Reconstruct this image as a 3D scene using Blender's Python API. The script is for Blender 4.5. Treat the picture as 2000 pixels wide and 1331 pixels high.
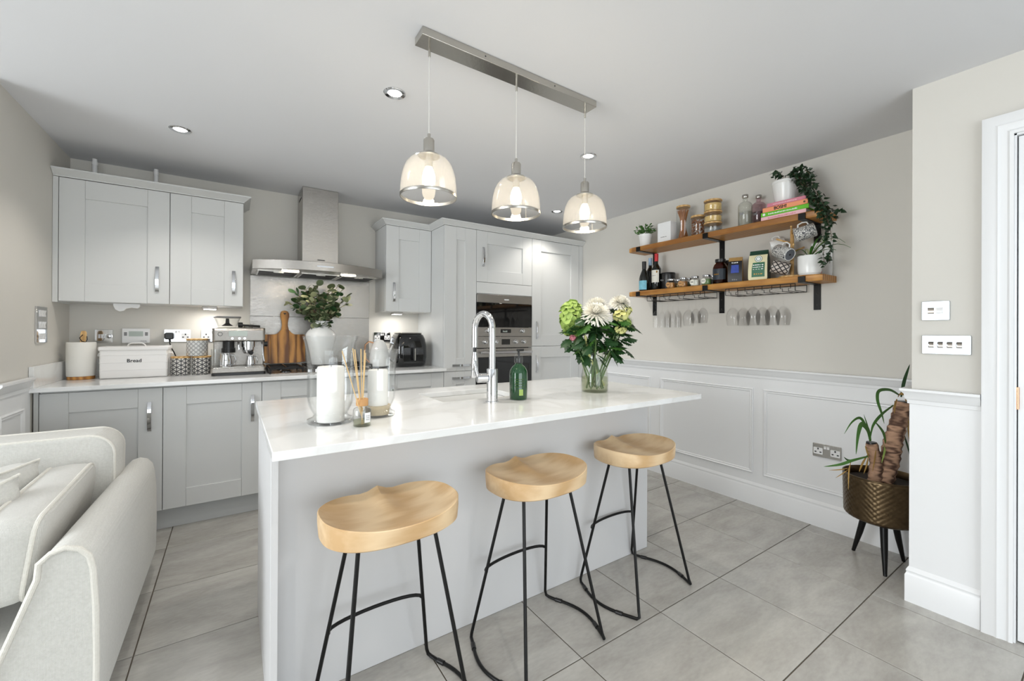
import bpy, bmesh, math, random
from mathutils import Vector, Matrix

PI = math.pi
sc = bpy.context.scene
COL = sc.collection
for o in list(bpy.data.objects):
    bpy.data.objects.remove(o)

# ------------------------------------------------------------------ camera
CAM = Vector((0.8652, -3.7374, 1.1902))
FPX, PYC = 814.01, 646.65            # focal length and principal row, in pixels of a 2000 x 1331 frame
YAW, PITCH, ROLL = -0.58989, 0.00185, 0.00493
_f = Vector((-math.sin(YAW) * math.cos(PITCH), math.cos(YAW) * math.cos(PITCH), math.sin(PITCH)))
_r = Vector((math.cos(YAW), math.sin(YAW), 0))
_u = _r.cross(_f)
RIGHT = math.cos(ROLL) * _r + math.sin(ROLL) * _u
UP = -math.sin(ROLL) * _r + math.cos(ROLL) * _u
cam = bpy.data.cameras.new('camera')
cam.sensor_width = 36
cam.lens = FPX * 36 / 2000
cam.shift_y = -(665.5 - PYC) / 2000
cam.clip_start = 0.05
camo = bpy.data.objects.new('camera', cam)
COL.objects.link(camo)
camo.matrix_world = Matrix(((RIGHT.x, UP.x, -_f.x, CAM.x), (RIGHT.y, UP.y, -_f.y, CAM.y), (RIGHT.z, UP.z, -_f.z, CAM.z), (0, 0, 0, 1)))
sc.camera = camo

def on(ax, val, px, py):
    """the point where the line of sight through a pixel meets the plane axis = val"""
    d = _f + (px - 1000) / FPX * RIGHT - (py - PYC) / FPX * UP
    return CAM + d * ((val - CAM[ax]) / d[ax])

# ------------------------------------------------------------------ world, daylight, exposure
sc.view_settings.view_transform = 'Standard'
sc.view_settings.look = 'None'
sc.view_settings.gamma = 1.0
sc.view_settings.use_curve_mapping = False
sc.view_settings.exposure = -0.03
w = bpy.data.worlds.new('world')
sc.world = w
w.use_nodes = True
w.node_tree.nodes['Background'].inputs[0].default_value = (0.86, 0.93, 1.0, 1)
w.node_tree.nodes['Background'].inputs[1].default_value = 2.0

def area_light(name, loc, rot, sx, sy, power, color=(1, 1, 1)):
    l = bpy.data.lights.new(name, 'AREA')
    l.shape = 'RECTANGLE'
    l.size, l.size_y, l.energy, l.color = sx, sy, power, color
    o = bpy.data.objects.new(name, l)
    COL.objects.link(o)
    o.location, o.rotation_euler = loc, rot
    return o

# daylight entering by the patio doors behind the camera and by the living-room window on the left
area_light('daylight_patio', (1.15, -6.38, 1.08), (PI / 2, 0, 0), 3.3, 2.0, 50, (0.93, 0.97, 1.0))
area_light('daylight_window', (-2.98, -2.6, 1.35), (PI / 2, 0, -PI / 2), 2.2, 1.5, 112, (0.93, 0.97, 1.0))

# ------------------------------------------------------------------ materials
MATS = {}
def lin(r, g, b):
    return tuple(((c / 255) / 12.92 if c / 255 <= 0.04045 else ((c / 255 + 0.055) / 1.055) ** 2.4) for c in (r, g, b)) + (1,)

def base(name):
    m = bpy.data.materials.new(name)
    m.use_nodes = True
    nt = m.node_tree
    b = nt.nodes['Principled BSDF']
    MATS[name] = m
    return m, nt, b

def nd(nt, t, **k):
    n = nt.nodes.new(t)
    for a, v in k.items():
        if a in n.inputs:
            n.inputs[a].default_value = v
        else:
            setattr(n, a, v)
    return n

def plain(name, col, rough=0.5, metal=0.0, bump=0.0, bscale=200, var=0.0, vscale=3, coat=0.0, stretch=None, spec=None):
    """colour with slight mottling and fine relief"""
    m, nt, b = base(name)
    b.inputs['Roughness'].default_value = rough
    b.inputs['Metallic'].default_value = metal
    b.inputs['Coat Weight'].default_value = coat
    if spec is not None:
        b.inputs['Specular IOR Level'].default_value = spec
    b.inputs['Base Color'].default_value = col
    tc = nd(nt, 'ShaderNodeTexCoord')
    vec = tc.outputs['Object']
    if stretch:
        mp = nd(nt, 'ShaderNodeMapping')
        mp.inputs['Scale'].default_value = stretch
        nt.links.new(vec, mp.inputs[0])
        vec = mp.outputs[0]
    n = nd(nt, 'ShaderNodeTexNoise', Scale=vscale, Detail=4)
    nt.links.new(vec, n.inputs['Vector'])
    mx = nd(nt, 'ShaderNodeMix', data_type='RGBA')
    mx.inputs['A'].default_value = tuple(c * (1 - var) for c in col[:3]) + (1,)
    mx.inputs['B'].default_value = tuple(min(1, c * (1 + var)) for c in col[:3]) + (1,)
    nt.links.new(n.outputs['Fac'], mx.inputs['Factor'])
    nt.links.new(mx.outputs['Result'], b.inputs['Base Color'])
    if bump:
        n2 = nd(nt, 'ShaderNodeTexNoise', Scale=bscale, Detail=2)
        nt.links.new(vec, n2.inputs['Vector'])
        bp = nd(nt, 'ShaderNodeBump', Strength=bump, Distance=0.002)
        nt.links.new(n2.outputs['Fac'], bp.inputs['Height'])
        nt.links.new(bp.outputs[0], b.inputs['Normal'])
    return m

def glass(name, tint=(1, 1, 1), refl=1.0, edge=0.35, rough=0.02, milk=0.0, milkcol=(1, 1, 1)):
    """thin clear glass: transparent, with Fresnel reflections and a slight body"""
    m, nt, b = base(name)
    out = nt.nodes['Material Output']
    nt.nodes.remove(b)
    tr = nd(nt, 'ShaderNodeBsdfTransparent')
    tr.inputs[0].default_value = tint + (1,)
    gl = nd(nt, 'ShaderNodeBsdfGlossy', Roughness=rough)
    # Schlick reflectance of a thin pane: the same from both sides
    lw = nd(nt, 'ShaderNodeLayerWeight', Blend=0.5)
    pw = nd(nt, 'ShaderNodeMath', operation='POWER')
    pw.inputs[1].default_value = 3.2
    nt.links.new(lw.outputs['Facing'], pw.inputs[0])
    mu = nd(nt, 'ShaderNodeMath', operation='MULTIPLY_ADD')
    mu.inputs[1].default_value = 0.55 * refl
    mu.inputs[2].default_value = 0.035 * refl
    nt.links.new(pw.outputs[0], mu.inputs[0])
    mix = nd(nt, 'ShaderNodeMixShader')
    nt.links.new(mu.outputs[0], mix.inputs[0])
    last = tr.outputs[0]
    if milk:
        df = nd(nt, 'ShaderNodeBsdfTranslucent')
        df.inputs[0].default_value = milkcol + (1,)
        m2 = nd(nt, 'ShaderNodeMixShader')
        m2.inputs[0].default_value = milk
        nt.links.new(tr.outputs[0], m2.inputs[1])
        nt.links.new(df.outputs[0], m2.inputs[2])
        last = m2.outputs[0]
    nt.links.new(last, mix.inputs[1])
    nt.links.new(gl.outputs[0], mix.inputs[2])
    nt.links.new(mix.outputs[0], out.inputs[0])
    return m

def emit(name, col, s):
    m, nt, b = base(name)
    b.inputs['Emission Color'].default_value = col
    b.inputs['Emission Strength'].default_value = s
    b.inputs['Base Color'].default_value = col
    return m

def wood(name, c0, c1, scale=(3, 3, 3), rings=14, dist=3.0, rough=0.5, bump=0.15):
    """grain: a noise-warped wave between two tones"""
    m, nt, b = base(name)
    b.inputs['Roughness'].default_value = rough
    tc = nd(nt, 'ShaderNodeTexCoord')
    mp = nd(nt, 'ShaderNodeMapping')
    mp.inputs['Scale'].default_value = scale
    oi = nd(nt, 'ShaderNodeObjectInfo')
    ml = nd(nt, 'ShaderNodeMath', operation='MULTIPLY')
    ml.inputs[1].default_value = 17.0
    nt.links.new(oi.outputs['Random'], ml.inputs[0])
    nt.links.new(ml.outputs[0], mp.inputs['Location'])
    nt.links.new(tc.outputs['Object'], mp.inputs[0])
    wv = nd(nt, 'ShaderNodeTexWave', Scale=rings * 0.1, Distortion=dist, Detail=3)
    wv.inputs['Detail Scale'].default_value = 1.2
    nt.links.new(mp.outputs[0], wv.inputs['Vector'])
    ns = nd(nt, 'ShaderNodeTexNoise', Scale=6, Detail=5)
    nt.links.new(mp.outputs[0], ns.inputs['Vector'])
    ad = nd(nt, 'ShaderNodeMix', data_type='FLOAT')
    ad.inputs['Factor'].default_value = 0.5
    nt.links.new(wv.outputs['Fac'], ad.inputs['A'])
    nt.links.new(ns.outputs['Fac'], ad.inputs['B'])
    cr = nd(nt, 'ShaderNodeValToRGB')
    cr.color_ramp.elements[0].position, cr.color_ramp.elements[0].color = 0.25, c0
    cr.color_ramp.elements[1].position, cr.color_ramp.elements[1].color = 0.75, c1
    nt.links.new(ad.outputs[0], cr.inputs[0])
    nt.links.new(cr.outputs[0], b.inputs['Base Color'])
    bp = nd(nt, 'ShaderNodeBump', Strength=bump, Distance=0.002)
    nt.links.new(ad.outputs[0], bp.inputs['Height'])
    nt.links.new(bp.outputs[0], b.inputs['Normal'])
    return m

def pattern(name, c0, c1, scale=60, kind='checker', rough=0.4):
    """glazed geometric print"""
    m, nt, b = base(name)
    b.inputs['Roughness'].default_value = rough
    tc = nd(nt, 'ShaderNodeTexCoord')
    mp = nd(nt, 'ShaderNodeMapping')
    nt.links.new(tc.outputs['UV'], mp.inputs[0])
    mp.inputs['Scale'].default_value = (scale, scale, scale)
    fac = None
    def wave(rot, dist=0.0):
        r = nd(nt, 'ShaderNodeMapping')
        r.inputs['Rotation'].default_value = (0, 0, rot)
        nt.links.new(mp.outputs[0], r.inputs[0])
        wv = nd(nt, 'ShaderNodeTexWave', Scale=1.0, Distortion=dist)
        nt.links.new(r.outputs[0], wv.inputs['Vector'])
        return wv.outputs['Fac']
    if kind == 'lattice':
        a, c, d = wave(0), wave(PI / 3), wave(-PI / 3)
        m1 = nd(nt, 'ShaderNodeMath', operation='MINIMUM')
        m2 = nd(nt, 'ShaderNodeMath', operation='MINIMUM')
        nt.links.new(a, m1.inputs[0]); nt.links.new(c, m1.inputs[1])
        nt.links.new(m1.outputs[0], m2.inputs[0]); nt.links.new(d, m2.inputs[1])
        fac, cut = m2.outputs[0], 0.1
    elif kind == 'diamond':
        a, c = wave(PI / 4), wave(-PI / 4)
        m1 = nd(nt, 'ShaderNodeMath', operation='MINIMUM')
        nt.links.new(a, m1.inputs[0]); nt.links.new(c, m1.inputs[1])
        fac, cut = m1.outputs[0], 0.18
    else:
        vo = nd(nt, 'ShaderNodeTexVoronoi', Scale=1.0, feature='DISTANCE_TO_EDGE')
        nt.links.new(mp.outputs[0], vo.inputs['Vector'])
        fac, cut = vo.outputs['Distance'], 0.09
    gt = nd(nt, 'ShaderNodeMath', operation='GREATER_THAN')
    gt.inputs[1].default_value = cut
    nt.links.new(fac, gt.inputs[0])
    mx = nd(nt, 'ShaderNodeMix', data_type='RGBA')
    mx.inputs['A'].default_value, mx.inputs['B'].default_value = c0, c1
    nt.links.new(gt.outputs[0], mx.inputs['Factor'])
    nt.links.new(mx.outputs['Result'], b.inputs['Base Color'])
    return m

M = MATS
plain('wall_paint', lin(214, 211, 204), 0.75, bump=0.04, bscale=350, var=0.012)
plain('ceiling_paint', lin(221, 222, 225), 0.8, bump=0.03, bscale=300, var=0.008)
plain('white_trim', lin(233, 234, 235), 0.35, var=0.006)
plain('cabinet_paint', lin(210, 211, 210), 0.42, var=0.008, bump=0.03, bscale=400)
plain('plinth_paint', lin(188, 190, 190), 0.4, var=0.01)
plain('carcass_white', lin(222, 222, 220), 0.5, var=0.01)
plain('gap_dark', lin(60, 60, 58), 0.8, var=0.05)
plain('island_paint', lin(214, 214, 215), 0.36, var=0.012, vscale=2)
plain('plate_chrome', (0.34, 0.37, 0.385, 1), 0.32, 1.0, var=0.05)
plain('chrome_dark_reflection', (0.20, 0.18, 0.16, 1), 0.25, 1.0, var=0.05)  # chrome rockers: their dark reflection is put into the base colour
plain('chrome', (0.70, 0.71, 0.73, 1), 0.07, 1.0, var=0.02)
plain('brushed_steel', (0.40, 0.38, 0.355, 1), 0.27, 1.0, bump=0.25, bscale=60, var=0.06, vscale=25, stretch=(1, 1, 40))
plain('splash_steel', (0.33, 0.315, 0.295, 1), 0.26, 1.0, bump=0.22, bscale=50, var=0.05, vscale=12, stretch=(0.6, 1, 30))
plain('nickel', (0.52, 0.50, 0.46, 1), 0.24, 1.0, bump=0.1, bscale=80, var=0.06, stretch=(1, 1, 12))
plain('black_metal', lin(28, 28, 28), 0.38, 0.6, var=0.1)
plain('black_plastic', lin(22, 22, 23), 0.35, var=0.08)
plain('black_gloss', lin(14, 15, 16), 0.06, var=0.05, coat=0.5)
plain('oven_glass', lin(10, 10, 11), 0.05, var=0.03, coat=0.3)
plain('white_plastic', lin(232, 232, 232), 0.3, var=0.006)
plain('white_ceramic', lin(236, 236, 234), 0.22, var=0.008, bump=0.02, bscale=60)
plain('matte_ceramic', lin(226, 224, 218), 0.6, var=0.02, bump=0.12, bscale=90)
plain('enamel', lin(232, 230, 228), 0.28, var=0.008)
plain('candle_wax', lin(243, 241, 236), 0.5, var=0.008)
plain('lcd', lin(176, 186, 178), 0.2, var=0.01)
plain('cork', lin(196, 148, 96), 0.7, var=0.12, vscale=60)
plain('reed', lin(216, 184, 132), 0.7, var=0.08)
plain('copper', (0.75, 0.42, 0.25, 1), 0.2, 1.0, var=0.05)
plain('soil', lin(40, 32, 26), 0.95, bump=1.0, bscale=120, var=0.3, vscale=80)
plain('leaf_dark', lin(38, 72, 36), 0.42, var=0.28, vscale=30)
plain('leaf_mid', lin(64, 108, 42), 0.42, var=0.22, vscale=30)
plain('leaf_ivy', lin(34, 58, 34), 0.4, var=0.3, vscale=25)
plain('leaf_lime', lin(160, 186, 96), 0.5, var=0.16, vscale=25)
plain('leaf_dry', lin(160, 126, 66), 0.7, var=0.2, vscale=40)
plain('leaf_olive', lin(84, 96, 66), 0.5, var=0.25, vscale=20)
plain('leaf_pale', lin(176, 180, 140), 0.5, var=0.12, vscale=20)
plain('stem_green', lin(96, 124, 66), 0.5, var=0.15)
plain('stem_brown', lin(92, 72, 50), 0.6, var=0.15)
plain('petal_white', lin(246, 243, 232), 0.6, var=0.02)
plain('petal_cream', lin(226, 224, 150), 0.6, var=0.1, vscale=40)
plain('petal_pink', lin(206, 130, 140), 0.6, var=0.15, vscale=40)
plain('paper', lin(238, 239, 239), 0.7, var=0.006)
plain('ink', lin(40, 40, 42), 0.7, var=0.02)
plain('grout', lin(92, 84, 74), 0.9, var=0.12, vscale=8, bump=0.3)
plain('grey_ink', lin(140, 140, 142), 0.7, var=0.02)
glass('clear_glass', (0.985, 0.99, 0.99), 1.0, 0.36)
glass('pendant_glass', (0.99, 0.985, 0.97), 1.0, 0.33, milk=0.10, milkcol=(1.0, 0.98, 0.95))
glass('vase_glass', (0.97, 0.98, 0.96), 1.0, 0.34)
glass('wine_glass', (0.996, 0.996, 0.996), 0.5, 0.33)
glass('water', (0.86, 0.88, 0.76), 0.5, 0.2, milk=0.25, milkcol=(0.8, 0.82, 0.66))
glass('bottle_pink', (0.95, 0.87, 0.89), 1.0, 0.35)
glass('bottle_clear', (0.97, 0.975, 0.96), 1.0, 0.35)
glass('amber_glass', (0.50, 0.22, 0.05), 1.0, 0.38)
glass('window_glass', (0.97, 0.985, 0.98), 1.0, 0.33)
wood('shelf_wood', lin(148, 96, 42), lin(202, 146, 74), (9, 0.7, 9), 12, 2.5, 0.45)
wood('stool_wood', lin(202, 166, 120), lin(230, 202, 162), (1.2, 7, 7), 14, 3.5, 0.42, 0.08)
wood('board_wood', lin(112, 66, 26), lin(204, 146, 72), (5, 5, 1.1), 9, 9.0, 0.4, 0.1)
wood('bamboo', lin(196, 152, 92), lin(222, 184, 126), (6, 6, 6), 20, 1.0, 0.5)
wood('trunk_bark', lin(84, 60, 48), lin(178, 142, 116), (5, 5, 22), 14, 6.0, 0.85, 0.9)

# quartz worktop
def worktop_mat():
    m, nt, b = base('quartz')
    b.inputs['Roughness'].default_value = 0.13
    tc = nd(nt, 'ShaderNodeTexCoord')
    n1 = nd(nt, 'ShaderNodeTexNoise', Scale=2.2, Detail=8, Distortion=1.6)
    nt.links.new(tc.outputs['Object'], n1.inputs['Vector'])
    cr = nd(nt, 'ShaderNodeValToRGB')
    e = cr.color_ramp.elements
    e[0].position, e[0].color = 0.42, lin(232, 233, 232)
    e[1].position, e[1].color = 0.52, lin(238, 239, 239)
    x = e.new(0.47); x.color = lin(229, 229, 228)
    nt.links.new(n1.outputs['Fac'], cr.inputs[0])
    nt.links.new(cr.outputs[0], b.inputs['Base Color'])
worktop_mat()

# porcelain floor tile: cloudy grey-beige, differs a little from tile to tile
def tile_mat():
    m, nt, b = base('floor_tile')
    tc = nd(nt, 'ShaderNodeTexCoord')
    oi = nd(nt, 'ShaderNodeObjectInfo')
    mp = nd(nt, 'ShaderNodeMapping')
    mp.inputs['Scale'].default_value = (1.0, 2.6, 1.0)
    ml = nd(nt, 'ShaderNodeMath', operation='MULTIPLY')
    ml.inputs[1].default_value = 40
    nt.links.new(oi.outputs['Random'], ml.inputs[0])
    nt.links.new(ml.outputs[0], mp.inputs['Location'])
    nt.links.new(tc.outputs['Object'], mp.inputs[0])
    n1 = nd(nt, 'ShaderNodeTexNoise', Scale=3.2, Detail=7, Distortion=0.7)
    n2 = nd(nt, 'ShaderNodeTexNoise', Scale=34, Detail=6)
    n3 = nd(nt, 'ShaderNodeTexNoise', Scale=1.1, Detail=3)
    for n in (n1, n2, n3):
        nt.links.new(mp.outputs[0], n.inputs['Vector'])
    cr = nd(nt, 'ShaderNodeValToRGB')
    e = cr.color_ramp.elements
    e[0].position, e[0].color = 0.3, lin(158, 156, 152)
    e[1].position, e[1].color = 0.7, lin(190, 189, 185)
    mixf = nd(nt, 'ShaderNodeMix', data_type='FLOAT')
    mixf.inputs['Factor'].default_value = 0.28
    nt.links.new(n1.outputs['Fac'], mixf.inputs['A'])
    nt.links.new(n2.outputs['Fac'], mixf.inputs['B'])
    nt.links.new(mixf.outputs[0], cr.inputs[0])
    mx = nd(nt, 'ShaderNodeMix', data_type='RGBA', blend_type='MULTIPLY')
    mx.inputs['B'].default_value = (1.0, 0.97, 0.92, 1)
    nt.links.new(n3.outputs['Fac'], mx.inputs['Factor'])
    nt.links.new(cr.outputs[0], mx.inputs['A'])
    nt.links.new(mx.outputs['Result'], b.inputs['Base Color'])
    b.inputs['Roughness'].default_value = 0.24
    bp = nd(nt, 'ShaderNodeBump', Strength=0.06, Distance=0.002)
    nt.links.new(n2.outputs['Fac'], bp.inputs['Height'])
    nt.links.new(bp.outputs[0], b.inputs['Normal'])
tile_mat()

# woven upholstery
def fabric_mat(name, c0, c1):
    m, nt, b = base(name)
    b.inputs['Roughness'].default_value = 0.9
    b.inputs['Sheen Weight'].default_value = 0.25
    tc = nd(nt, 'ShaderNodeTexCoord')
    def wv(d):
        x = nd(nt, 'ShaderNodeTexWave', Scale=110, Distortion=1.5, bands_direction=d)
        x.inputs['Detail Scale'].default_value = 6
        nt.links.new(tc.outputs['Object'], x.inputs['Vector'])
        return x.outputs['Fac']
    a, c, d = wv('X'), wv('Y'), wv('Z')
    m1 = nd(nt, 'ShaderNodeMath', operation='ADD')
    m2 = nd(nt, 'ShaderNodeMath', operation='ADD')
    nt.links.new(a, m1.inputs[0]); nt.links.new(c, m1.inputs[1])
    nt.links.new(m1.outputs[0], m2.inputs[0]); nt.links.new(d, m2.inputs[1])
    ns = nd(nt, 'ShaderNodeTexNoise', Scale=140, Detail=3)
    nt.links.new(tc.outputs['Object'], ns.inputs['Vector'])
    mx = nd(nt, 'ShaderNodeMix', data_type='RGBA')
    mx.inputs['A'].default_value, mx.inputs['B'].default_value = c0, c1
    nt.links.new(ns.outputs['Fac'], mx.inputs['Factor'])
    nt.links.new(mx.outputs['Result'], b.inputs['Base Color'])
    bp = nd(nt, 'ShaderNodeBump', Strength=0.35, Distance=0.0015)
    nt.links.new(m2.outputs[0], bp.inputs['Height'])
    nt.links.new(bp.outputs[0], b.inputs['Normal'])
fabric_mat('sofa_fabric', lin(196, 195, 189), lin(220, 219, 214))
fabric_mat('cushion_fabric', lin(194, 193, 188), lin(216, 215, 210))
fabric_mat('piping_fabric', lin(214, 211, 202), lin(232, 229, 221))

# hammered bronze planter
def bronze_mat():
    m, nt, b = base('bronze')
    b.inputs['Metallic'].default_value = 1.0
    b.inputs['Roughness'].default_value = 0.33
    tc = nd(nt, 'ShaderNodeTexCoord')
    ns = nd(nt, 'ShaderNodeTexNoise', Scale=30, Detail=3)
    nt.links.new(tc.outputs['Object'], ns.inputs['Vector'])
    mx = nd(nt, 'ShaderNodeMix', data_type='RGBA')
    mx.inputs['A'].default_value, mx.inputs['B'].default_value = lin(74, 62, 46), lin(118, 100, 76)
    nt.links.new(ns.outputs['Fac'], mx.inputs['Factor'])
    nt.links.new(mx.outputs['Result'], b.inputs['Base Color'])
bronze_mat()
pattern('canister_print', lin(60, 60, 64), lin(222, 220, 214), 1.0, 'lattice')
pattern('canister_pale', lin(170, 172, 172), lin(226, 226, 224), 1.0, 'diamond')
pattern('mug_print', lin(70, 72, 76), lin(216, 215, 210), 1.0, 'voronoi')
pattern('mug_dark', lin(40, 36, 38), lin(196, 186, 176), 1.0, 'diamond')

# ------------------------------------------------------------------ mesh builder
class MB:
    def __init__(s):
        s.v, s.f, s.uv = [], [], {}
    def add(s, vs, fs):
        b = len(s.v)
        s.v += [tuple(p) for p in vs]
        s.f += [tuple(i + b for i in q) for q in fs]
        return s
    def box(s, a, b):
        x0, x1 = sorted((a[0], b[0])); y0, y1 = sorted((a[1], b[1])); z0, z1 = sorted((a[2], b[2]))
        return s.add([(x0, y0, z0), (x1, y0, z0), (x1, y1, z0), (x0, y1, z0), (x0, y0, z1), (x1, y0, z1), (x1, y1, z1), (x0, y1, z1)],
                     [(0, 3, 2, 1), (4, 5, 6, 7), (0, 1, 5, 4), (1, 2, 6, 5), (2, 3, 7, 6), (3, 0, 4, 7)])
    def loft(s, rings, cap=True, closed=False):
        n = len(rings[0])
        b = len(s.v)
        for r in rings:
            s.v += [tuple(p) for p in r]
        k = len(rings)
        for i in range(k if closed else k - 1):
            j = (i + 1) % k
            for a in range(n):
                c = (a + 1) % n
                s.f.append((b + i * n + a, b + i * n + c, b + j * n + c, b + j * n + a))
        if cap and not closed:
            s.f.append(tuple(b + a for a in reversed(range(n))))
            s.f.append(tuple(b + (k - 1) * n + a for a in range(n)))
        return s
    def prism(s, poly, axis, a, b):
        f = {'x': lambda p, t: (t, p[0], p[1]), 'y': lambda p, t: (p[0], t, p[1]), 'z': lambda p, t: (p[0], p[1], t)}[axis]
        return s.loft([[f(p, a) for p in poly], [f(p, b) for p in poly]])
    def tube(s, pts, r, n=8, closed=False, cap=True, flat=None):
        P = [Vector(p) for p in pts]
        k = len(P)
        R = r if isinstance(r, (list, tuple)) else [r] * k
        rings, u = [], None
        for i in range(k):
            if closed:
                t = (P[(i + 1) % k] - P[i - 1])
            else:
                t = (P[min(i + 1, k - 1)] - P[max(i - 1, 0)])
            t = t.normalized() if t.length > 1e-9 else Vector((0, 0, 1))
            if u is None:
                u = t.orthogonal().normalized() if flat is None else (Vector(flat) - t * Vector(flat).dot(t)).normalized()
            u = (u - t * u.dot(t)).normalized()
            v = t.cross(u)
            rings.append([P[i] + (u * math.cos(2 * PI * a / n) + v * math.sin(2 * PI * a / n)) * R[i] for a in range(n)])
        return s.loft(rings, cap, closed)
    def strap(s, pts, w, t, side):
        """flat strip of width w along side, thickness t, through the points"""
        P = [Vector(p) for p in pts]
        S = Vector(side).normalized()
        rings = []
        for i in range(len(P)):
            d = (P[min(i + 1, len(P) - 1)] - P[max(i - 1, 0)]).normalized()
            nn = d.cross(S).normalized()
            rings.append([P[i] + S * (w / 2) + nn * (t / 2), P[i] - S * (w / 2) + nn * (t / 2), P[i] - S * (w / 2) - nn * (t / 2), P[i] + S * (w / 2) - nn * (t / 2)])
        return s.loft(rings)
    def cyl(s, p0, p1, r0, r1=None, n=20):
        return s.tube([p0, p1], [r0, r0 if r1 is None else r1], n)
    def lathe(s, prof, n=32, c=(0, 0, 0), sx=1.0, sy=1.0, uv=None):
        b = len(s.v)
        idx = []
        for r, z in prof:
            if r < 1e-6:
                idx.append([len(s.v)] * n)
                s.v.append((c[0], c[1], c[2] + z))
            else:
                idx.append(list(range(len(s.v), len(s.v) + n)))
                for a in range(n):
                    s.v.append((c[0] + r * sx * math.cos(2 * PI * a / n), c[1] + r * sy * math.sin(2 * PI * a / n), c[2] + z))
        for i in range(len(prof) - 1):
            A, B = idx[i], idx[i + 1]
            for a in range(n):
                d = (a + 1) % n
                q = [A[a], A[d], B[d], B[a]]
                w = []
                for x in q:
                    if x not in w:
                        w.append(x)
                if len(w) > 2:
                    s.f.append(tuple(w))
                    if uv:
                        u0, u1 = a / n * uv, (a + 1) / n * uv
                        circ = 2 * PI * max(p[0] for p in prof)
                        m = {A[a]: (u0, prof[i][1] / circ * uv), A[d]: (u1, prof[i][1] / circ * uv), B[d]: (u1, prof[i + 1][1] / circ * uv), B[a]: (u0, prof[i + 1][1] / circ * uv)}
                        s.uv[len(s.f) - 1] = [m[x] for x in w]
        return s
    def xf(s, mat):
        s.v = [tuple(mat @ Vector(p)) for p in s.v]
        return s
    def mv(s, x, y, z):
        s.v = [(p[0] + x, p[1] + y, p[2] + z) for p in s.v]
        return s

def shell(prof, t):
    """closed lathe profile of a thin-walled vessel from its outer profile"""
    inner = [(max(r - t, 0.0), z) for r, z in reversed(prof)]
    inner[-1] = (0.0, prof[0][1] + t * 1.5) if prof[0][0] < 1e-6 else (inner[-1][0], prof[0][1] + t * 1.5)
    return list(prof) + inner

def sweep(path, prof, fn, closed=False, side=1):
    """mitred sweep of a profile (offset, height) along a 2D path"""
    k = len(path)
    P = [Vector(p).to_2d() if len(p) > 2 else Vector(p) for p in path]
    rings = []
    for i in range(k):
        d0 = (P[i] - P[i - 1]).normalized() if (closed or i > 0) else None
        d1 = (P[(i + 1) % k] - P[i]).normalized() if (closed or i < k - 1) else None
        d0 = d1 if d0 is None else d0
        d1 = d0 if d1 is None else d1
        n0, n1 = Vector((-d0.y, d0.x)) * side, Vector((-d1.y, d1.x)) * side
        mm = (n0 + n1).normalized()
        mm = mm / max(mm.dot(n0), 0.2)
        rings.append([fn(P[i].x + mm.x * o, P[i].y + mm.y * o, h) for o, h in prof])
    return MB().loft(rings, True, closed)

def me_from(mb, name, sm=35):
    me = bpy.data.meshes.new(name)
    me.from_pydata(mb.v, [], mb.f)
    if mb.uv:
        ul = me.uv_layers.new(name='uv')
        for i, p in enumerate(me.polygons):
            if i in mb.uv:
                for l, c in zip(p.loop_indices, mb.uv[i]):
                    ul.data[l].uv = c
    bm = bmesh.new()
    bm.from_mesh(me)
    bmesh.ops.recalc_face_normals(bm, faces=bm.faces)
    bm.to_mesh(me)
    bm.free()
    if sm:
        me.shade_smooth()
        me.set_sharp_from_angle(angle=math.radians(sm))
    return me

def obj(name, mb, mat, parent=None, bev=0.0, sm=35, loc=None, me=None, seg=2):
    me = me or me_from(mb, name, sm)
    if mat and not me.materials:
        me.materials.append(MATS[mat])
    o = bpy.data.objects.new(name, me)
    COL.objects.link(o)
    if parent:
        o.parent = parent
    if loc:
        o.location = loc
    if bev:
        m = o.modifiers.new('bevel', 'BEVEL')
        m.width, m.segments, m.limit_method, m.angle_limit = bev, seg, 'ANGLE', math.radians(40)
    return o

def tag(o, label, cat, group=None, kind=None):
    o['label'], o['category'] = label, cat
    if group:
        o['group'] = group
    if kind:
        o['kind'] = kind
    return o

def thing(name, label, cat, loc=(0, 0, 0), rotz=0.0, group=None):
    o = bpy.data.objects.new(name, None)
    o.empty_display_size = 0.05
    COL.objects.link(o)
    o.location, o.rotation_euler = loc, (0, 0, rotz)
    return tag(o, label, cat, group)

def struct(name, mb, mat, bev=0.0, label=None, sm=35):
    o = obj(name, mb, mat, bev=bev, sm=sm)
    o['kind'] = 'structure'
    if label:
        o['label'] = label
    return o

def copy_tree(o, parent=None, label=None):
    c = o.copy()
    COL.objects.link(c)
    if parent:
        c.parent = parent
    if label:
        c['label'] = label
    for ch in list(o.children):
        copy_tree(ch, c)
    return c

def text_mb(s, size, bold=0.0, depth=0.0004):
    """lettering as a mesh in the xz plane, facing -y, centred"""
    cu = bpy.data.curves.new('lettering', 'FONT')
    cu.body, cu.size, cu.align_x, cu.align_y = s, size, 'CENTER', 'CENTER'
    cu.extrude, cu.offset, cu.resolution_u = depth, bold, 3
    to = bpy.data.objects.new('lettering', cu)
    COL.objects.link(to)
    dg = bpy.context.evaluated_depsgraph_get()
    me = bpy.data.meshes.new_from_object(to.evaluated_get(dg))
    mb = MB().add([(v.co.x, v.co.z * -1, v.co.y) for v in me.vertices], [tuple(p.vertices) for p in me.polygons])
    bpy.data.objects.remove(to)
    bpy.data.meshes.remove(me)
    bpy.data.curves.remove(cu)
    return mb

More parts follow.
